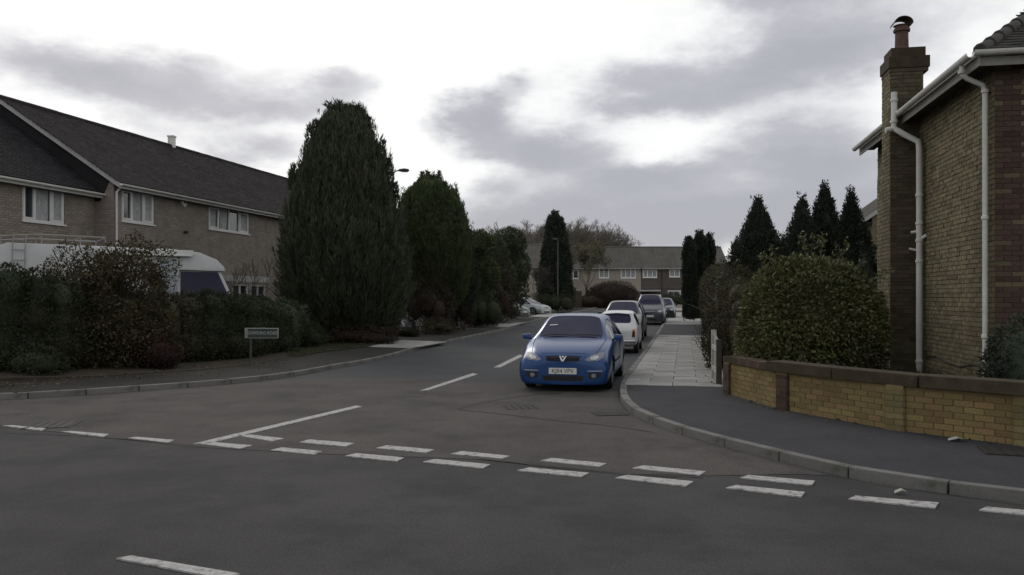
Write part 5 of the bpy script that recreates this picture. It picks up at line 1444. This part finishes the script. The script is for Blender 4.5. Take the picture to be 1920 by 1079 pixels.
def paintm(n, c, metal=.35, rough=.32): return mat(n, c, rough, .06, 2.5, metal=metal, coat=.3, spec=.4)
blue_p = paintm('paint_blue', (.014, .055, .175), .3, .3); white_p = paintm('paint_white', (.55, .56, .55), 0, .35); dark_p = paintm('paint_dark', (.022, .023, .028), .2)
grey_p = paintm('paint_grey', (.055, .06, .068), .3); silver_p = paintm('paint_silver', (.30, .32, .32), .5)
gap_m = mat('shut_line', (.008, .008, .009), .9, .1, 9)
HATCH = [(-2.04, .36, .52, .74, .86, .56, .70, .68, .60, .04), (-1.96, .26, .54, .86, 1.00, .70, .815, .79, .68, .05), (-1.80, .20, .55, .91, 1.11, .76, .85, .82, .64, .06),
         (-1.40, .19, .55, .93, 1.36, .78, .855, .83, .57, .07), (-.92, .18, .55, .93, 1.41, .79, .855, .83, .58, .07), (-.42, .18, .55, .925, 1.425, .79, .855, .83, .585, .07), (-.34, .18, .55, .925, 1.425, .79, .855, .83, .585, .07),
         (.22, .18, .55, .915, 1.385, .79, .855, .83, .57, .07), (.60, .18, .55, .90, 1.17, .79, .855, .83, .63, .06), (.98, .18, .55, .875, .955, .79, .85, .82, .72, .035), (1.12, .18, .55, .86, .925, .79, .85, .81, .71, .04),
         (1.50, .19, .53, .78, .86, .78, .85, .79, .66, .05), (1.80, .14, .50, .67, .765, .78, .845, .78, .60, .05), (1.96, .13, .44, .60, .69, .76, .82, .74, .56, .04), (2.04, .13, .38, .52, .60, .66, .75, .67, .50, .03)]
HT = {}
for j in (6, 7): HT[(2, j)] = 2; HT[(7, j)] = 1; HT[(8, j)] = 1
for i in (3, 4): HT[(i, 4)] = 3
for i in (6, 7, 8): HT[(i, 4)] = 3
for i in (6, 7, 8):
    for j in (1, 2, 3): HT[(i, j)] = 4
def names_for(paint, three=True):
    return {1: ('windscreen', car_glass, .022, -.004, black_rub), 2: ('rear_window', car_glass, .02, -.004, black_rub), 3: ('side_window', car_glass, .018, -.004, black_rub), 4: ('door', paint, .006, -.006, gap_m)}
def scale_st(st, L=1, W=1, H=1, tweak=None):
    out = []
    for s in st:
        x, zb, zm, zl, zt_, ws, wm_, wb, wr_, e = s; out.append((x * L, zb * H, zm * H, zl * H, zt_ * H, ws * W, wm_ * W, wb * W, wr_ * W, e))
    return out
def place(label, cat, nm, x, y, head, group=None):
    """a vehicle whose local +x points along head"""
    h = Vector(head).normalized(); sl = 0
    t = thing(nm, label, cat, (x, y, gz(y) + .004), math.atan2(h.y, h.x), group); return t
def mirrors(root, x, y, z, paint, sc=1.0):
    for s in (1, -1):
        b = MB(); pr = [(x + .0, y * s, z - .01), (x + .03, y * s, z + .09)]
        c = [(x + .03 * sc, (y + .02) * s, z - .05), (x + .03 * sc, (y + .2 * sc) * s, z - .035), (x + .03 * sc, (y + .22 * sc) * s, z + .06), (x + .03 * sc, (y + .05) * s, z + .075)]
        b.prism(c, (-.10 * sc, 0, 0)); m = b.build('mirror', paint, root, bevel=.022, smooth=True)
        g = MB(); c2 = [(x - .072 * sc, (y + .05) * s, z - .03), (x - .072 * sc, (y + .19 * sc) * s, z - .02), (x - .072 * sc, (y + .2 * sc) * s, z + .045), (x - .072 * sc, (y + .06) * s, z + .055)]
        g.prism(c2, (-.003, 0, 0)); g.build('mirror_glass', glass, m)
        a = MB(); a.tube([(x, (y - .05) * s, z - .04), (x, (y + .05) * s, z - .02)], .02, 8); a.build('mirror_arm', black_pl, m)

# ---- the blue hatchback
hd = -DV
ax_c = Vector((1.11, 16.15)); c_ = ax_c - Vector((hd.x, hd.y)) * 1.21
bc = place('bright blue hatchback parked first at the kerb, facing the camera', 'car', 'parked_car', c_.x, c_.y, hd)
HATCHW = [(s_[0], s_[1], s_[2], s_[3], s_[4], s_[5] * 1.04, s_[6] * 1.04, s_[7] * 1.04, s_[8] * 1.05, s_[9]) for s_ in HATCH]
me = car_shell(HATCHW, HT, [blue_p, car_glass, car_glass, car_glass, blue_p, black_pl], (1.21, -1.40), .355, .60)
bt = BVHTree.FromPolygons([v.co for v in me.vertices], [tuple(p.vertices) for p in me.polygons])
split_shell(bc, me, names_for(blue_p), blue_p, None, [blue_p, car_glass, car_glass, car_glass, blue_p, black_pl])
add_wheels(bc, (1.21, -1.40), 1.50, .315, .2, 5)
for o in decal(bc, bt, 'headlight', [(.40, .60), (.47, .575), (.64, .585), (.745, .64), (.745, .72), (.66, .725), (.50, .675)], lens, off=.008, mirror=True): o.data.materials[0] = lens
for o in decal(bc, bt, 'headlight_reflector', [(.50, .612), (.60, .605), (.665, .64), (.63, .685), (.53, .66)], lens_in, off=.0125, mirror=True): pass
decal(bc, bt, 'indicator_lens', [(.70, .645), (.74, .655), (.742, .712), (.70, .71)], lens, off=.013, mirror=True)
gr = decal(bc, bt, 'grille', [(-.325, .662), (-.30, .572), (.30, .572), (.325, .662)], black_pl, off=.005)[0]
for k, z in enumerate((.592, .612, .632)):
    decal(gr, bt, 'grille_bar', [(-.31 - .0 * k, z - .004), (.31, z - .004), (.31, z + .004), (-.31, z + .004)], black_rub, off=.012)
decal(gr, bt, 'grille_trim', [(-.345, .662), (-.1, .672), (-.075, .672), (-.0, .680), (.075, .672), (.1, .672), (.345, .662), (.345, .675), (0, .698), (-.345, .675)], blue_p, off=.012)
decal(gr, bt, 'badge', [(-.072, .668), (-.045, .668), (-.002, .595), (.002, .595), (.045, .668), (.072, .668), (.016, .568), (-.016, .568)], chrome, off=.026, step=.03)
decal(gr, bt, 'badge', [(-.024, .668), (.024, .668), (.0, .628)], chrome, off=.026, step=.03)
ipl = decal(bc, bt, 'lower_intake', [(-.40, .305), (-.36, .205), (.36, .205), (.40, .305)], black_pl, off=.005)[0]
for z in (.235, .27): decal(ipl, bt, 'intake_bar', [(-.37, z - .005), (.37, z - .005), (.37, z + .005), (-.37, z + .005)], black_rub, off=.011)
decal(bc, bt, 'fog_recess', [(.47, .36), (.48, .255), (.62, .25), (.70, .30), (.70, .37)], black_pl, off=.004, mirror=True)
decal(bc, bt, 'fog_light', [(.575 + .045 * math.cos(a), .31 + .042 * math.sin(a)) for a in [i * math.pi / 5 for i in range(10)]], lens, off=.010, mirror=True)
decal(bc, bt, 'bumper_trim', [(.46, .388), (.73, .392), (.73, .405), (.46, .402)], chrome, off=.010, mirror=True)
xh = bt.ray_cast(Vector((4, 0, .39)), Vector((-1, 0, 0)))[0].x + .016
b = MB(); b.box((xh - .012, -.26, .332), (xh + .004, .26, .446)); pl = b.build('number_plate', plate_w, bc, bevel=.004)
text_mesh('plate_letters', 'KJ04 VPV', .108, letter_blk, pl, facing_x(xh + .005, 0, .388), .0015, sx=.98)
mirrors(bc, .72, .80, .95, blue_p)
def wipers(root, bt_, x, z, paint=black_pl):
    for y0, y1, zz in ((.62, .02, 0), (.02, -.55, 0)):
        pts = []
        for k in range(6):
            y = y0 + (y1 - y0) * k / 5; h = bt_.ray_cast(Vector((x + .0 - .03 * math.sin(k / 5 * 3.14), y, 3)), Vector((0, 0, -1)))[0]
            pts.append(h + Vector((.012, 0, .016)))
        b = MB(); b.tube(pts, .008, 6); b.build('wiper', paint, root)
wipers(bc, bt, .92, 1)
for s_ in (1, -1):                                   # bonnet shut lines and swage
    pts = []
    for k in range(9):
        x_ = .98 + .92 * k / 8; y_ = s_ * (.70 - .10 * (k / 8) ** 1.5); h = bt.ray_cast(Vector((x_, y_, 3)), Vector((0, 0, -1)))[0]
        if h: pts.append(h + Vector((0, 0, .001)))
    b = MB(); b.tube(pts, .0055, 5); b.build('bonnet_seam', gap_m, bc)
pts = [bt.ray_cast(Vector((4, y_, .715 - .02 * abs(y_))), Vector((-1, 0, 0)))[0] for y_ in [-.42 + .084 * k for k in range(11)]]
b = MB(); b.tube(pts, .005, 5); b.build('bonnet_seam', gap_m, bc)
b = MB(); P0 = bt.ray_cast(Vector((.42, -.36, 3)), Vector((0, 0, -1)))[0]; 
decal(bc, bt, 'windscreen_sticker', [(-.48, 1.185), (-.32, 1.195), (-.32, 1.21), (-.48, 1.2)], plate_w, off=.012, step=.05)
b = MB(); b.box((-1.3, -.45, 1.43), (-1.28, -.43, 1.45)); 
for s in (1, -1):
    h_ = MB(); h_.obox((-.22, .852 * s - (.0 if s > 0 else .02), .80), (.16, 0, 0), (0, .02, 0), (0, 0, .025)); h_.build('door_handle', blue_p, bc, bevel=.006)
for s in (1, -1):
    decal(bc, bt, 'side_moulding', [(-.3, .50), (.85, .49), (.85, .53), (-.3, .54)], black_pl, axis='y', sgn=s, off=.008, step=.2)

# ---- white classic small saloon behind it, seen from the rear
MINI = [(-1.50, .33, .46, .60, .70, .46, .58, .56, .52, .04), (-1.45, .27, .48, .66, .80, .54, .66, .63, .56, .04), (-1.34, .22, .5, .80, .88, .6, .69, .66, .56, .05), (-1.22, .2, .5, .86, .95, .62, .70, .67, .56, .05),
        (-.92, .2, .5, .87, 1.27, .63, .705, .68, .50, .07), (-.6, .2, .5, .87, 1.33, .63, .705, .68, .51, .07), (-.1, .2, .5, .87, 1.35, .63, .705, .68, .52, .07), (-.02, .2, .5, .87, 1.35, .63, .705, .68, .52, .07),
        (.45, .2, .5, .86, 1.30, .63, .705, .68, .51, .07), (.72, .2, .5, .85, .93, .63, .70, .67, .58, .04), (1.1, .22, .5, .78, .88, .62, .69, .63, .5, .06), (1.4, .26, .48, .68, .8, .56, .67, .6, .46, .05), (1.52, .32, .45, .6, .7, .46, .58, .52, .42, .04)]
MT = {}
for j in (6, 7): MT[(3, j)] = 2; MT[(8, j)] = 1
for i in (4, 5, 7, 8): MT[(i, 4)] = 3
for i in (7, 8):
    for j in (1, 2, 3): MT[(i, j)] = 4
mc = Vector((3.26, 26.0)) + DV * 1.5
mn = place('small white classic saloon seen from behind, parked between blue hatchback and dark estate', 'car', 'parked_car', mc.x, mc.y, DV)
mats_ = [white_p, car_glass, car_glass, car_glass, white_p, black_pl]
me = car_shell(MINI, MT, mats_, (1.02, -1.02), .29, .5); mb_ = BVHTree.FromPolygons([v.co for v in me.vertices], [tuple(p.vertices) for p in me.polygons])
split_shell(mn, me, names_for(white_p), white_p, None, mats_); add_wheels(mn, (1.02, -1.02), 1.22, .26, .15, 8)
decal(mn, mb_, 'tail_light', [(.50, .52), (.60, .52), (.60, .70), (.52, .70)], lens_red, sgn=-1, off=.012, mirror=True)
decal(mn, mb_, 'reversing_lens', [(.51, .70), (.60, .70), (.595, .76), (.53, .76)], lens_amb, sgn=-1, off=.012, mirror=True)
decal(mn, mb_, 'number_plate', [(-.24, .5), (.24, .5), (.24, .6), (-.24, .6)], plate_y, sgn=-1, off=.012)
b = MB(); b.tube([(-1.50, -.62, .40), (-1.56, -.4, .40), (-1.58, 0, .40), (-1.56, .4, .40), (-1.50, .62, .40)], .035, 8); b.build('bumper', chrome, mn, smooth=True)
b = MB(); b.tube([(-.98, -.50, 1.235), (-.97, 0, 1.27), (-.98, .50, 1.235)], .016, 8); b.build('roof_gutter', chrome, mn, smooth=True)

# ---- dark estate facing the camera, behind the white one
def simple_car(label, nm, x, y, head, paint, L=1, W=1, H=1, st=HATCH, tags=HT, plate=False, rails=False, group=None, cat='car', rad=.32):
    t = place(label, cat, nm, x, y, head, group); ms = [paint, car_glass, car_glass, car_glass, paint, black_pl]
    m = car_shell(scale_st(st, L, W, H), tags, ms, (1.21 * L, -1.40 * L), rad + .045, .58 * W, sub=2)
    bv = BVHTree.FromPolygons([v.co for v in m.vertices], [tuple(p.vertices) for p in m.polygons])
    split_shell(t, m, names_for(paint), paint, None, ms); add_wheels(t, (1.21 * L, -1.40 * L), 1.5 * W, rad, .2, 6)
    s = lambda P_: [(p[0] * W, p[1] * H) for p in P_]
    decal(t, bv, 'headlight', s([(.42, .60), (.62, .57), (.745, .61), (.745, .71), (.60, .71), (.44, .66)]), lens, off=.008, mirror=True)
    decal(t, bv, 'headlight_reflector', s([(.5, .62), (.62, .6), (.68, .64), (.64, .69), (.52, .665)]), lens_in, off=.013, mirror=True)
    g = decal(t, bv, 'grille', s([(-.34, .665), (-.31, .58), (.31, .58), (.34, .665)]), black_pl, off=.005)[0]
    decal(g, bv, 'grille_bar', s([(-.32, .616), (.32, .616), (.32, .628), (-.32, .628)]), chrome, off=.012)
    decal(t, bv, 'lower_intake', s([(-.42, .31), (-.38, .2), (.38, .2), (.42, .31)]), black_pl, off=.005)
    decal(t, bv, 'number_plate', s([(-.26, .36), (.26, .36), (.26, .46), (-.26, .46)]), plate_w, off=.013)
    decal(t, bv, 'tail_light', s([(.55, .70), (.72, .70), (.70, .92), (.60, .92)]), lens_red, sgn=-1, off=.01, mirror=True)
    mirrors(t, .72 * L, .80 * W, .95 * H, paint); wipers(t, bv, .92 * L, 1)
    if rails:
        for sg in (1, -1):
            b = MB(); b.tube([(-1.5 * L, sg * .54 * W, 1.36 * H), (-1.35 * L, sg * .56 * W, 1.43 * H + .02), (-.5 * L, sg * .56 * W, 1.46 * H), (.1 * L, sg * .55 * W, 1.43 * H), (.22 * L, sg * .55 * W, 1.37 * H)], .018, 8); b.build('roof_rail', chrome, t, smooth=True)
    return t, bv
WAG = [list(s) for s in HATCH]
WAG[0] = [-2.08, .36, .52, .80, .95, .62, .76, .74, .62, .04]; WAG[1] = [-2.02, .26, .54, .90, 1.10, .72, .83, .80, .66, .05]; WAG[2] = [-1.96, .20, .55, .93, 1.22, .76, .85, .82, .64, .06]; WAG[3] = [-1.80, .19, .55, .93, 1.38, .78, .855, .83, .60, .07]
WAG = [tuple(s) for s in WAG]
p = Vector(at(1163, 33.0)); c_ = p + Vector((DV.x, DV.y)) * 2.1
simple_car('dark estate car facing the camera, just behind the small white saloon', 'parked_car', c_.x, c_.y, -DV, dark_p, 1.08, 1.04, 1.12, st=WAG, group=None)
p = Vector(at(1217, 48.0)); c_ = p + Vector((DV.x, DV.y)) * 2.1
MPV = [list(s) for s in WAG]
for i, zt2 in ((3, 1.42), (4, 1.46), (5, 1.47), (6, 1.47), (7, 1.45)): MPV[i][4] = zt2
MPV[7][0] = .42; MPV[8][0] = .80; MPV[8][4] = 1.22; MPV[9][0] = 1.15; MPV[10][0] = 1.28
MPV = [tuple(s) for s in MPV]
simple_car('tall dark grey people carrier with roof rails, fourth along the kerb', 'parked_car', c_.x, c_.y, -DV, grey_p, 1.08, 1.05, 1.2, st=MPV, rails=True)
p = Vector(at(1243, 57.0)); c_ = p + Vector((DV.x, DV.y)) * 2.1
simple_car('last dark car along the kerb, mostly hidden by the people carrier', 'parked_car', c_.x, c_.y, -DV, dark_p, .98, .98, 1.02)
# cars on the left-hand drives, noses to the road
hv = Vector((NV.x, NV.y)).normalized()
for lb_, px, Y, pnt, k in (('silver car on a left driveway, half hidden behind the tallest cypress', 772, 37.6, silver_p, 0), ('pale car on the drive behind the clipped hedge block', 893, 49.5, silver_p, 1),
                       ('grey-green car nearer of the two beyond the left hedges', 985, 60, mat('paint_greygreen', (.12, .14, .13), .35, .06, 2.5, metal=.4, coat=.7), 2), ('silver car further of the two beyond the left hedges', 1026, 65, silver_p, 3)):
    nose = Vector(at(px, Y)); d = (hv if k < 2 else (hv * .9 - DV * .35)).normalized(); c_ = nose - d * 2.05
    simple_car(lb_, 'parked_car', c_.x, c_.y, d, pnt, 1, 1, 1.02)

# ---- campervan behind the left hedge
VX = Vector((-8.0, 24.15)); RX = Vector((-12.8, 20.9)); d = (VX - RX).normalized(); Lc = (VX - RX).length
cv = thing('campervan', 'white coachbuilt campervan with roof ladder parked behind the corner hedge', 'campervan', (RX.x - d.x * .3, RX.y - d.y * .3, .18), math.atan2(d.y, d.x))
cw_ = mat('campervan_white', (.52, .53, .52), .4, .08, 2, coat=.3, wear=((.35, .35, .32), 3, .6, .8))
H = 2.98
# local frame: +x to the cab, near side (towards the road) at y = 0, far side at y = 2.05
def cprof(pts, y0, y1, name, m, bevel=.0, smooth=False):
    b = MB(); b.prism([(x, y0, z) for x, z in pts], (0, y1 - y0, 0)); return b.build(name, m, cv, bevel=bevel, smooth=smooth)
body = [(0, .38), (0, 2.7), (.12, 2.9), (.35, H), (Lc - 1.55, H - .04), (Lc - .75, H - .12), (Lc - .30, H - .30), (Lc - .10, H - .5), (Lc - .04, H - .64), (Lc - 1.33, H - .62), (Lc - 1.36, .38)]
cprof(body, 0, 2.05, 'body', cw_, bevel=.05, smooth=True)
cprof([(Lc - 1.34, .35), (Lc - 1.34, H - .63), (Lc - .16, H - .63), (Lc + .28, 1.35), (Lc + .75, 1.12), (Lc + .9, .85), (Lc + .92, .38)], .1, 1.95, 'cab', cw_, bevel=.05, smooth=True)
b = MB(); b.prism([(Lc - 1.28, .096, 1.28), (Lc - 1.28, .096, H - .66), (Lc - .26, .096, H - .66), (Lc + .17, .096, 1.38), (Lc + .14, .096, 1.28)], (0, -.012, 0)); b.build('cab_window', car_glass, cv)
b = MB(); b.obox((Lc - .145, .18, H - .68), (0, 1.69, 0), (.03, 0, .004), (.41, 0, -.93)); b.build('windscreen', car_glass, cv)
b = MB(); b.box((Lc - .50, .085, 1.3), (Lc - .47, .1, H - .66)); b.build('window_divider', black_rub, cv)
cprof([(Lc - 1.85, .6), (Lc - 1.85, H - .32), (Lc - 1.4, H - .32), (Lc - 1.4, .6)], -.004, -.022, 'habitation_door', mat('pale_blue_cloth', (.36, .40, .43), .7, .15, 6), bevel=.006)
# cloth blind hanging over the door, in folds
b = MB(); nf = 16
for i in range(nf + 1):
    x = Lc - 1.82 + .42 * i / nf; yy = -.034 - .014 * math.sin(i * 1.9) - .006 * math.sin(i * 4.1)
    b.v += [(x, yy, 1.05), (x + .01 * math.sin(i), yy - .012, 1.8), (x, -.03, H - .34)]
for i in range(nf): b.f += [(3 * i, 3 * i + 3, 3 * i + 4, 3 * i + 1), (3 * i + 1, 3 * i + 4, 3 * i + 5, 3 * i + 2)]; b.m += [0, 0]
b.build('cloth_blind', MATS['pale_blue_cloth'], cv, smooth=True, fix=False)
aw = MB(); aw.box((Lc - 3.4, -.13, H - .2), (Lc - .98, -.002, H - .07)); aw.box((Lc - 3.42, -.15, H - .24), (Lc - 1.02, -.03, H - .2)); aw.build('awning', upvc, cv, bevel=.012)
for x0 in (.6, 2.0):
    b = MB(); b.box((x0, -.02, 1.55), (x0 + .85, -.004, 2.1)); w_ = b.build('window_frame', black_rub, cv, bevel=.01); b = MB(); b.box((x0 + .04, -.026, 1.59), (x0 + .81, -.021, 2.06)); b.build('window_pane', car_glass, w_)
b = MB()
for x_, z_ in ((.1, 3.0), (.1, 3.25)): pass
b.tube([(-.1, .12, 3.12), (1.0, .1, 3.22), (2.6, .1, 3.2)], .018, 6); b.tube([(-.1, 1.9, 3.12), (1.0, 1.92, 3.22), (2.6, 1.92, 3.2)], .018, 6)
for x_ in (.2, 1.1, 2.0, 2.6): b.tube([(x_, .11, 2.9), (x_, .11, 3.17)], .014, 6); b.tube([(x_, 1.91, 2.9), (x_, 1.91, 3.17)], .014, 6); b.tube([(x_, .11, 3.19), (x_, 1.91, 3.19)], .012, 6)
b.build('roof_rack', upvc_rail, cv)
b = MB(); 
for x_ in (.42, .70): b.tube([(x_ + .06, -.05, 3.2), (x_ + .02, -.06, 2.85), (x_, -.05, 1.3)], .015, 6)
for k in range(7): z_ = 1.5 + .26 * k; b.tube([(.42, -.052, z_), (.70, -.052, z_)], .012, 6)
b.build('ladder', upvc_rail, cv)
tm_, rm_ = wheel_mesh(.34, .2, 8, rim_mat)
for x_ in (1.2, Lc + .2):
    for y_, rz in ((.17, math.pi), (1.88, 0)):
        o = link('wheel', tm_, cv); o.location = (x_, y_, .34); o.rotation_euler = (0, 0, rz); link('rim', rm_, o)
b = MB(); b.box((.05, .1, .22), (Lc + .7, 1.95, .42)); b.build('chassis', black_pl, cv)

# ------------------------------------------------------------------ street furniture
sx, sy = G(466, 681, .1)
sg = thing('street_sign', 'low street name sign reading DOWDING ROAD in front of the left hedge', 'sign', (sx, sy, gz(sy) + .1), math.atan2(-.12, 1))
# local: x to the right, faces -y
b = MB(); b.box((-.095, -.012, .63), (.79, .012, .89)); pn = b.build('sign_plate', sign_wht, sg, bevel=.004)
b = MB(); b.box((-.08, -.0165, .645), (.775, -.0125, .875)); b.build('sign_panel', sign_grn, sg)
b = MB(); b.box((-.075, -.0185, .65), (-.02, -.0155, .87)); b.build('sign_band', sign_wht, sg)
b = MB(); b.box((-.056, -.0205, .68), (-.044, -.0185, .84)); b.build('sign_mark', letter_blk, sg)
text_mesh('sign_letters', 'DOWDING ROAD', .115, mat('sign_letters', (.42, .44, .41), .6, .1, 5), sg, Matrix.Translation((.378, -.018, .76)) @ Matrix.Rotation(RAD(90), 4, 'X'), .001, sx=.84)
b = MB(); b.box((.03, -.01, -.1), (.075, .03, .66)); b.build('sign_post', metal_grey, sg, bevel=.004)
def lamp(label, px, Y, top, arm, seed, head=1.0, z0=.1, group='street lamps along the side road'):
    x, y = at(px, Y); h = EYE + (HY - top) / FPX * Y - gz(Y) - z0; t = thing('street_lamp', label, 'street lamp', (x, y, gz(Y) + z0), 0, group)
    b = MB(); b.tube([(0, 0, -.1), (0, 0, 1.3)], .075, 12); b.tube([(0, 0, 1.3), (0, 0, 1.38), (0, 0, h - .25)], [.075, .048, .04], 12)
    b.tube([(0, 0, h - .25), (arm * .15, 0, h - .08), (arm * .4, -.01, h - .03), (arm, -.02, h)], [.036, .032, .028, .026], 10); b.build('pole', metal_grey, t, smooth=True)
    b = MB(); L_ = .62 * head; pr = [(0, -.02), (.08, .045), (L_ * .6, .07), (L_ * .95, .045), (L_, -.005), (L_ * .9, -.03), (.1, -.045)]
    b.prism([(arm - .06 + u, -.13, h + v) for u, v in pr], (0, .22, 0)); hd_ = b.build('lamp_head', metal_grey, t, bevel=.02, smooth=True)
    b = MB(); b.box((arm + .1, -.1, h - .065), (arm + L_ * .75, .06, h - .035)); b.build('lamp_bowl', lens, hd_)
    b = MB(); b.box((-.078, -.08, .45), (.02, -.074, .95)); b.build('access_door', metal_grey, t)
    return t
lamp('street lamp whose head sticks out of the tallest cypress', 737, 33.2, 320, .25, 1, .75, group=None)
lamp('distant street lamp in front of the far tapering cypress', 1046, 70, 448, -.5, 2, .9, group=None)
b = MB()

# white gate and post at the end of the garden wall, seen nearly edge on
gx, gy = G(1352, 722, .1)
gt = thing('garden_gate', 'narrow weathered white wooden gate at the end of the yellow wall', 'gate', (gx - .02, gy + .1, gz(gy) + .1), math.atan2(DV.y, DV.x) + .05)
for i in range(6):
    x_ = .08 + i * .15; b = MB(); b.prism([(x_, -.012, .04), (x_ + .09, -.012, .04), (x_ + .09, -.012, .80 + .02 * i), (x_ + .045, -.012, .85 + .02 * i), (x_, -.012, .80 + .02 * i)], (0, .022, 0)); b.build('gate_slat', wood_wht, gt)
b = MB(); b.box((.02, .012, .2), (1.0, .045, .29)); b.box((.02, .012, .62), (1.0, .045, .71)); b.build('gate_rail', wood_wht, gt)
b = MB(); b.box((-.10, -.05, -.1), (0, .05, .86)); b.build('gate_post', wood_dk, gt, bevel=.006)
b = MB(); b.box((1.03, -.05, -.1), (1.12, .05, 1.0)); b.build('gate_post', wood_wht, gt, bevel=.006)

# dark close-boarded fence and garden gate at the far end
f0 = at(1052, 88); f1 = at(1091, 88)
fn = thing('board_fence', 'dark upright board fence at the far end beside the beige house', 'fence', (f0[0], f0[1], gz(88)))
n_ = 14
for i in range(n_):
    w_ = (f1[0] - f0[0]) / n_; b = MB(); b.box((i * w_ + .005, (i % 2) * .015, 0), ((i + 1) * w_ - .005, .02 + (i % 2) * .015, 1.9)); b.build('fence_board', wood_dk, fn)
b = MB(); b.box((0, .05, 1.5), (f1[0] - f0[0], .1, 1.6)); b.box((0, .05, .4), (f1[0] - f0[0], .1, .5)); b.build('fence_rail', wood_dk, fn)
# low white kerb walls at the far junction
for lb_, a_, b2_, Y in (('low pale garden wall left of the board fence', 975, 1052, 82), ('low pale wall before the brown terrace house on the right', 1243, 1292, 88)):
    x0, x1 = at(a_, Y)[0], at(b2_, Y)[0]; t = thing('low_wall', lb_, 'wall', (x0, Y, gz(Y)))
    b = MB(); b.box((0, 0, 0), (x1 - x0, .2, .36)); b.build('wall_body', brick_far, t); b = MB(); b.box((-.03, -.03, .36), (x1 - x0 + .03, .23, .43)); b.build('wall_coping', fascia, t)
# the cross road at the far end
sheet('cross_road', [(-60, 87.5), (90, 86.0), (90, 93), (-60, 94.5)], .006, asphalt_side, step=4)
sheet('far_footway', [(-60, 94.6), (90, 93.1), (90, 95.4), (-60, 96.9)], .1, asphalt_foot, step=4, skirt=.15)
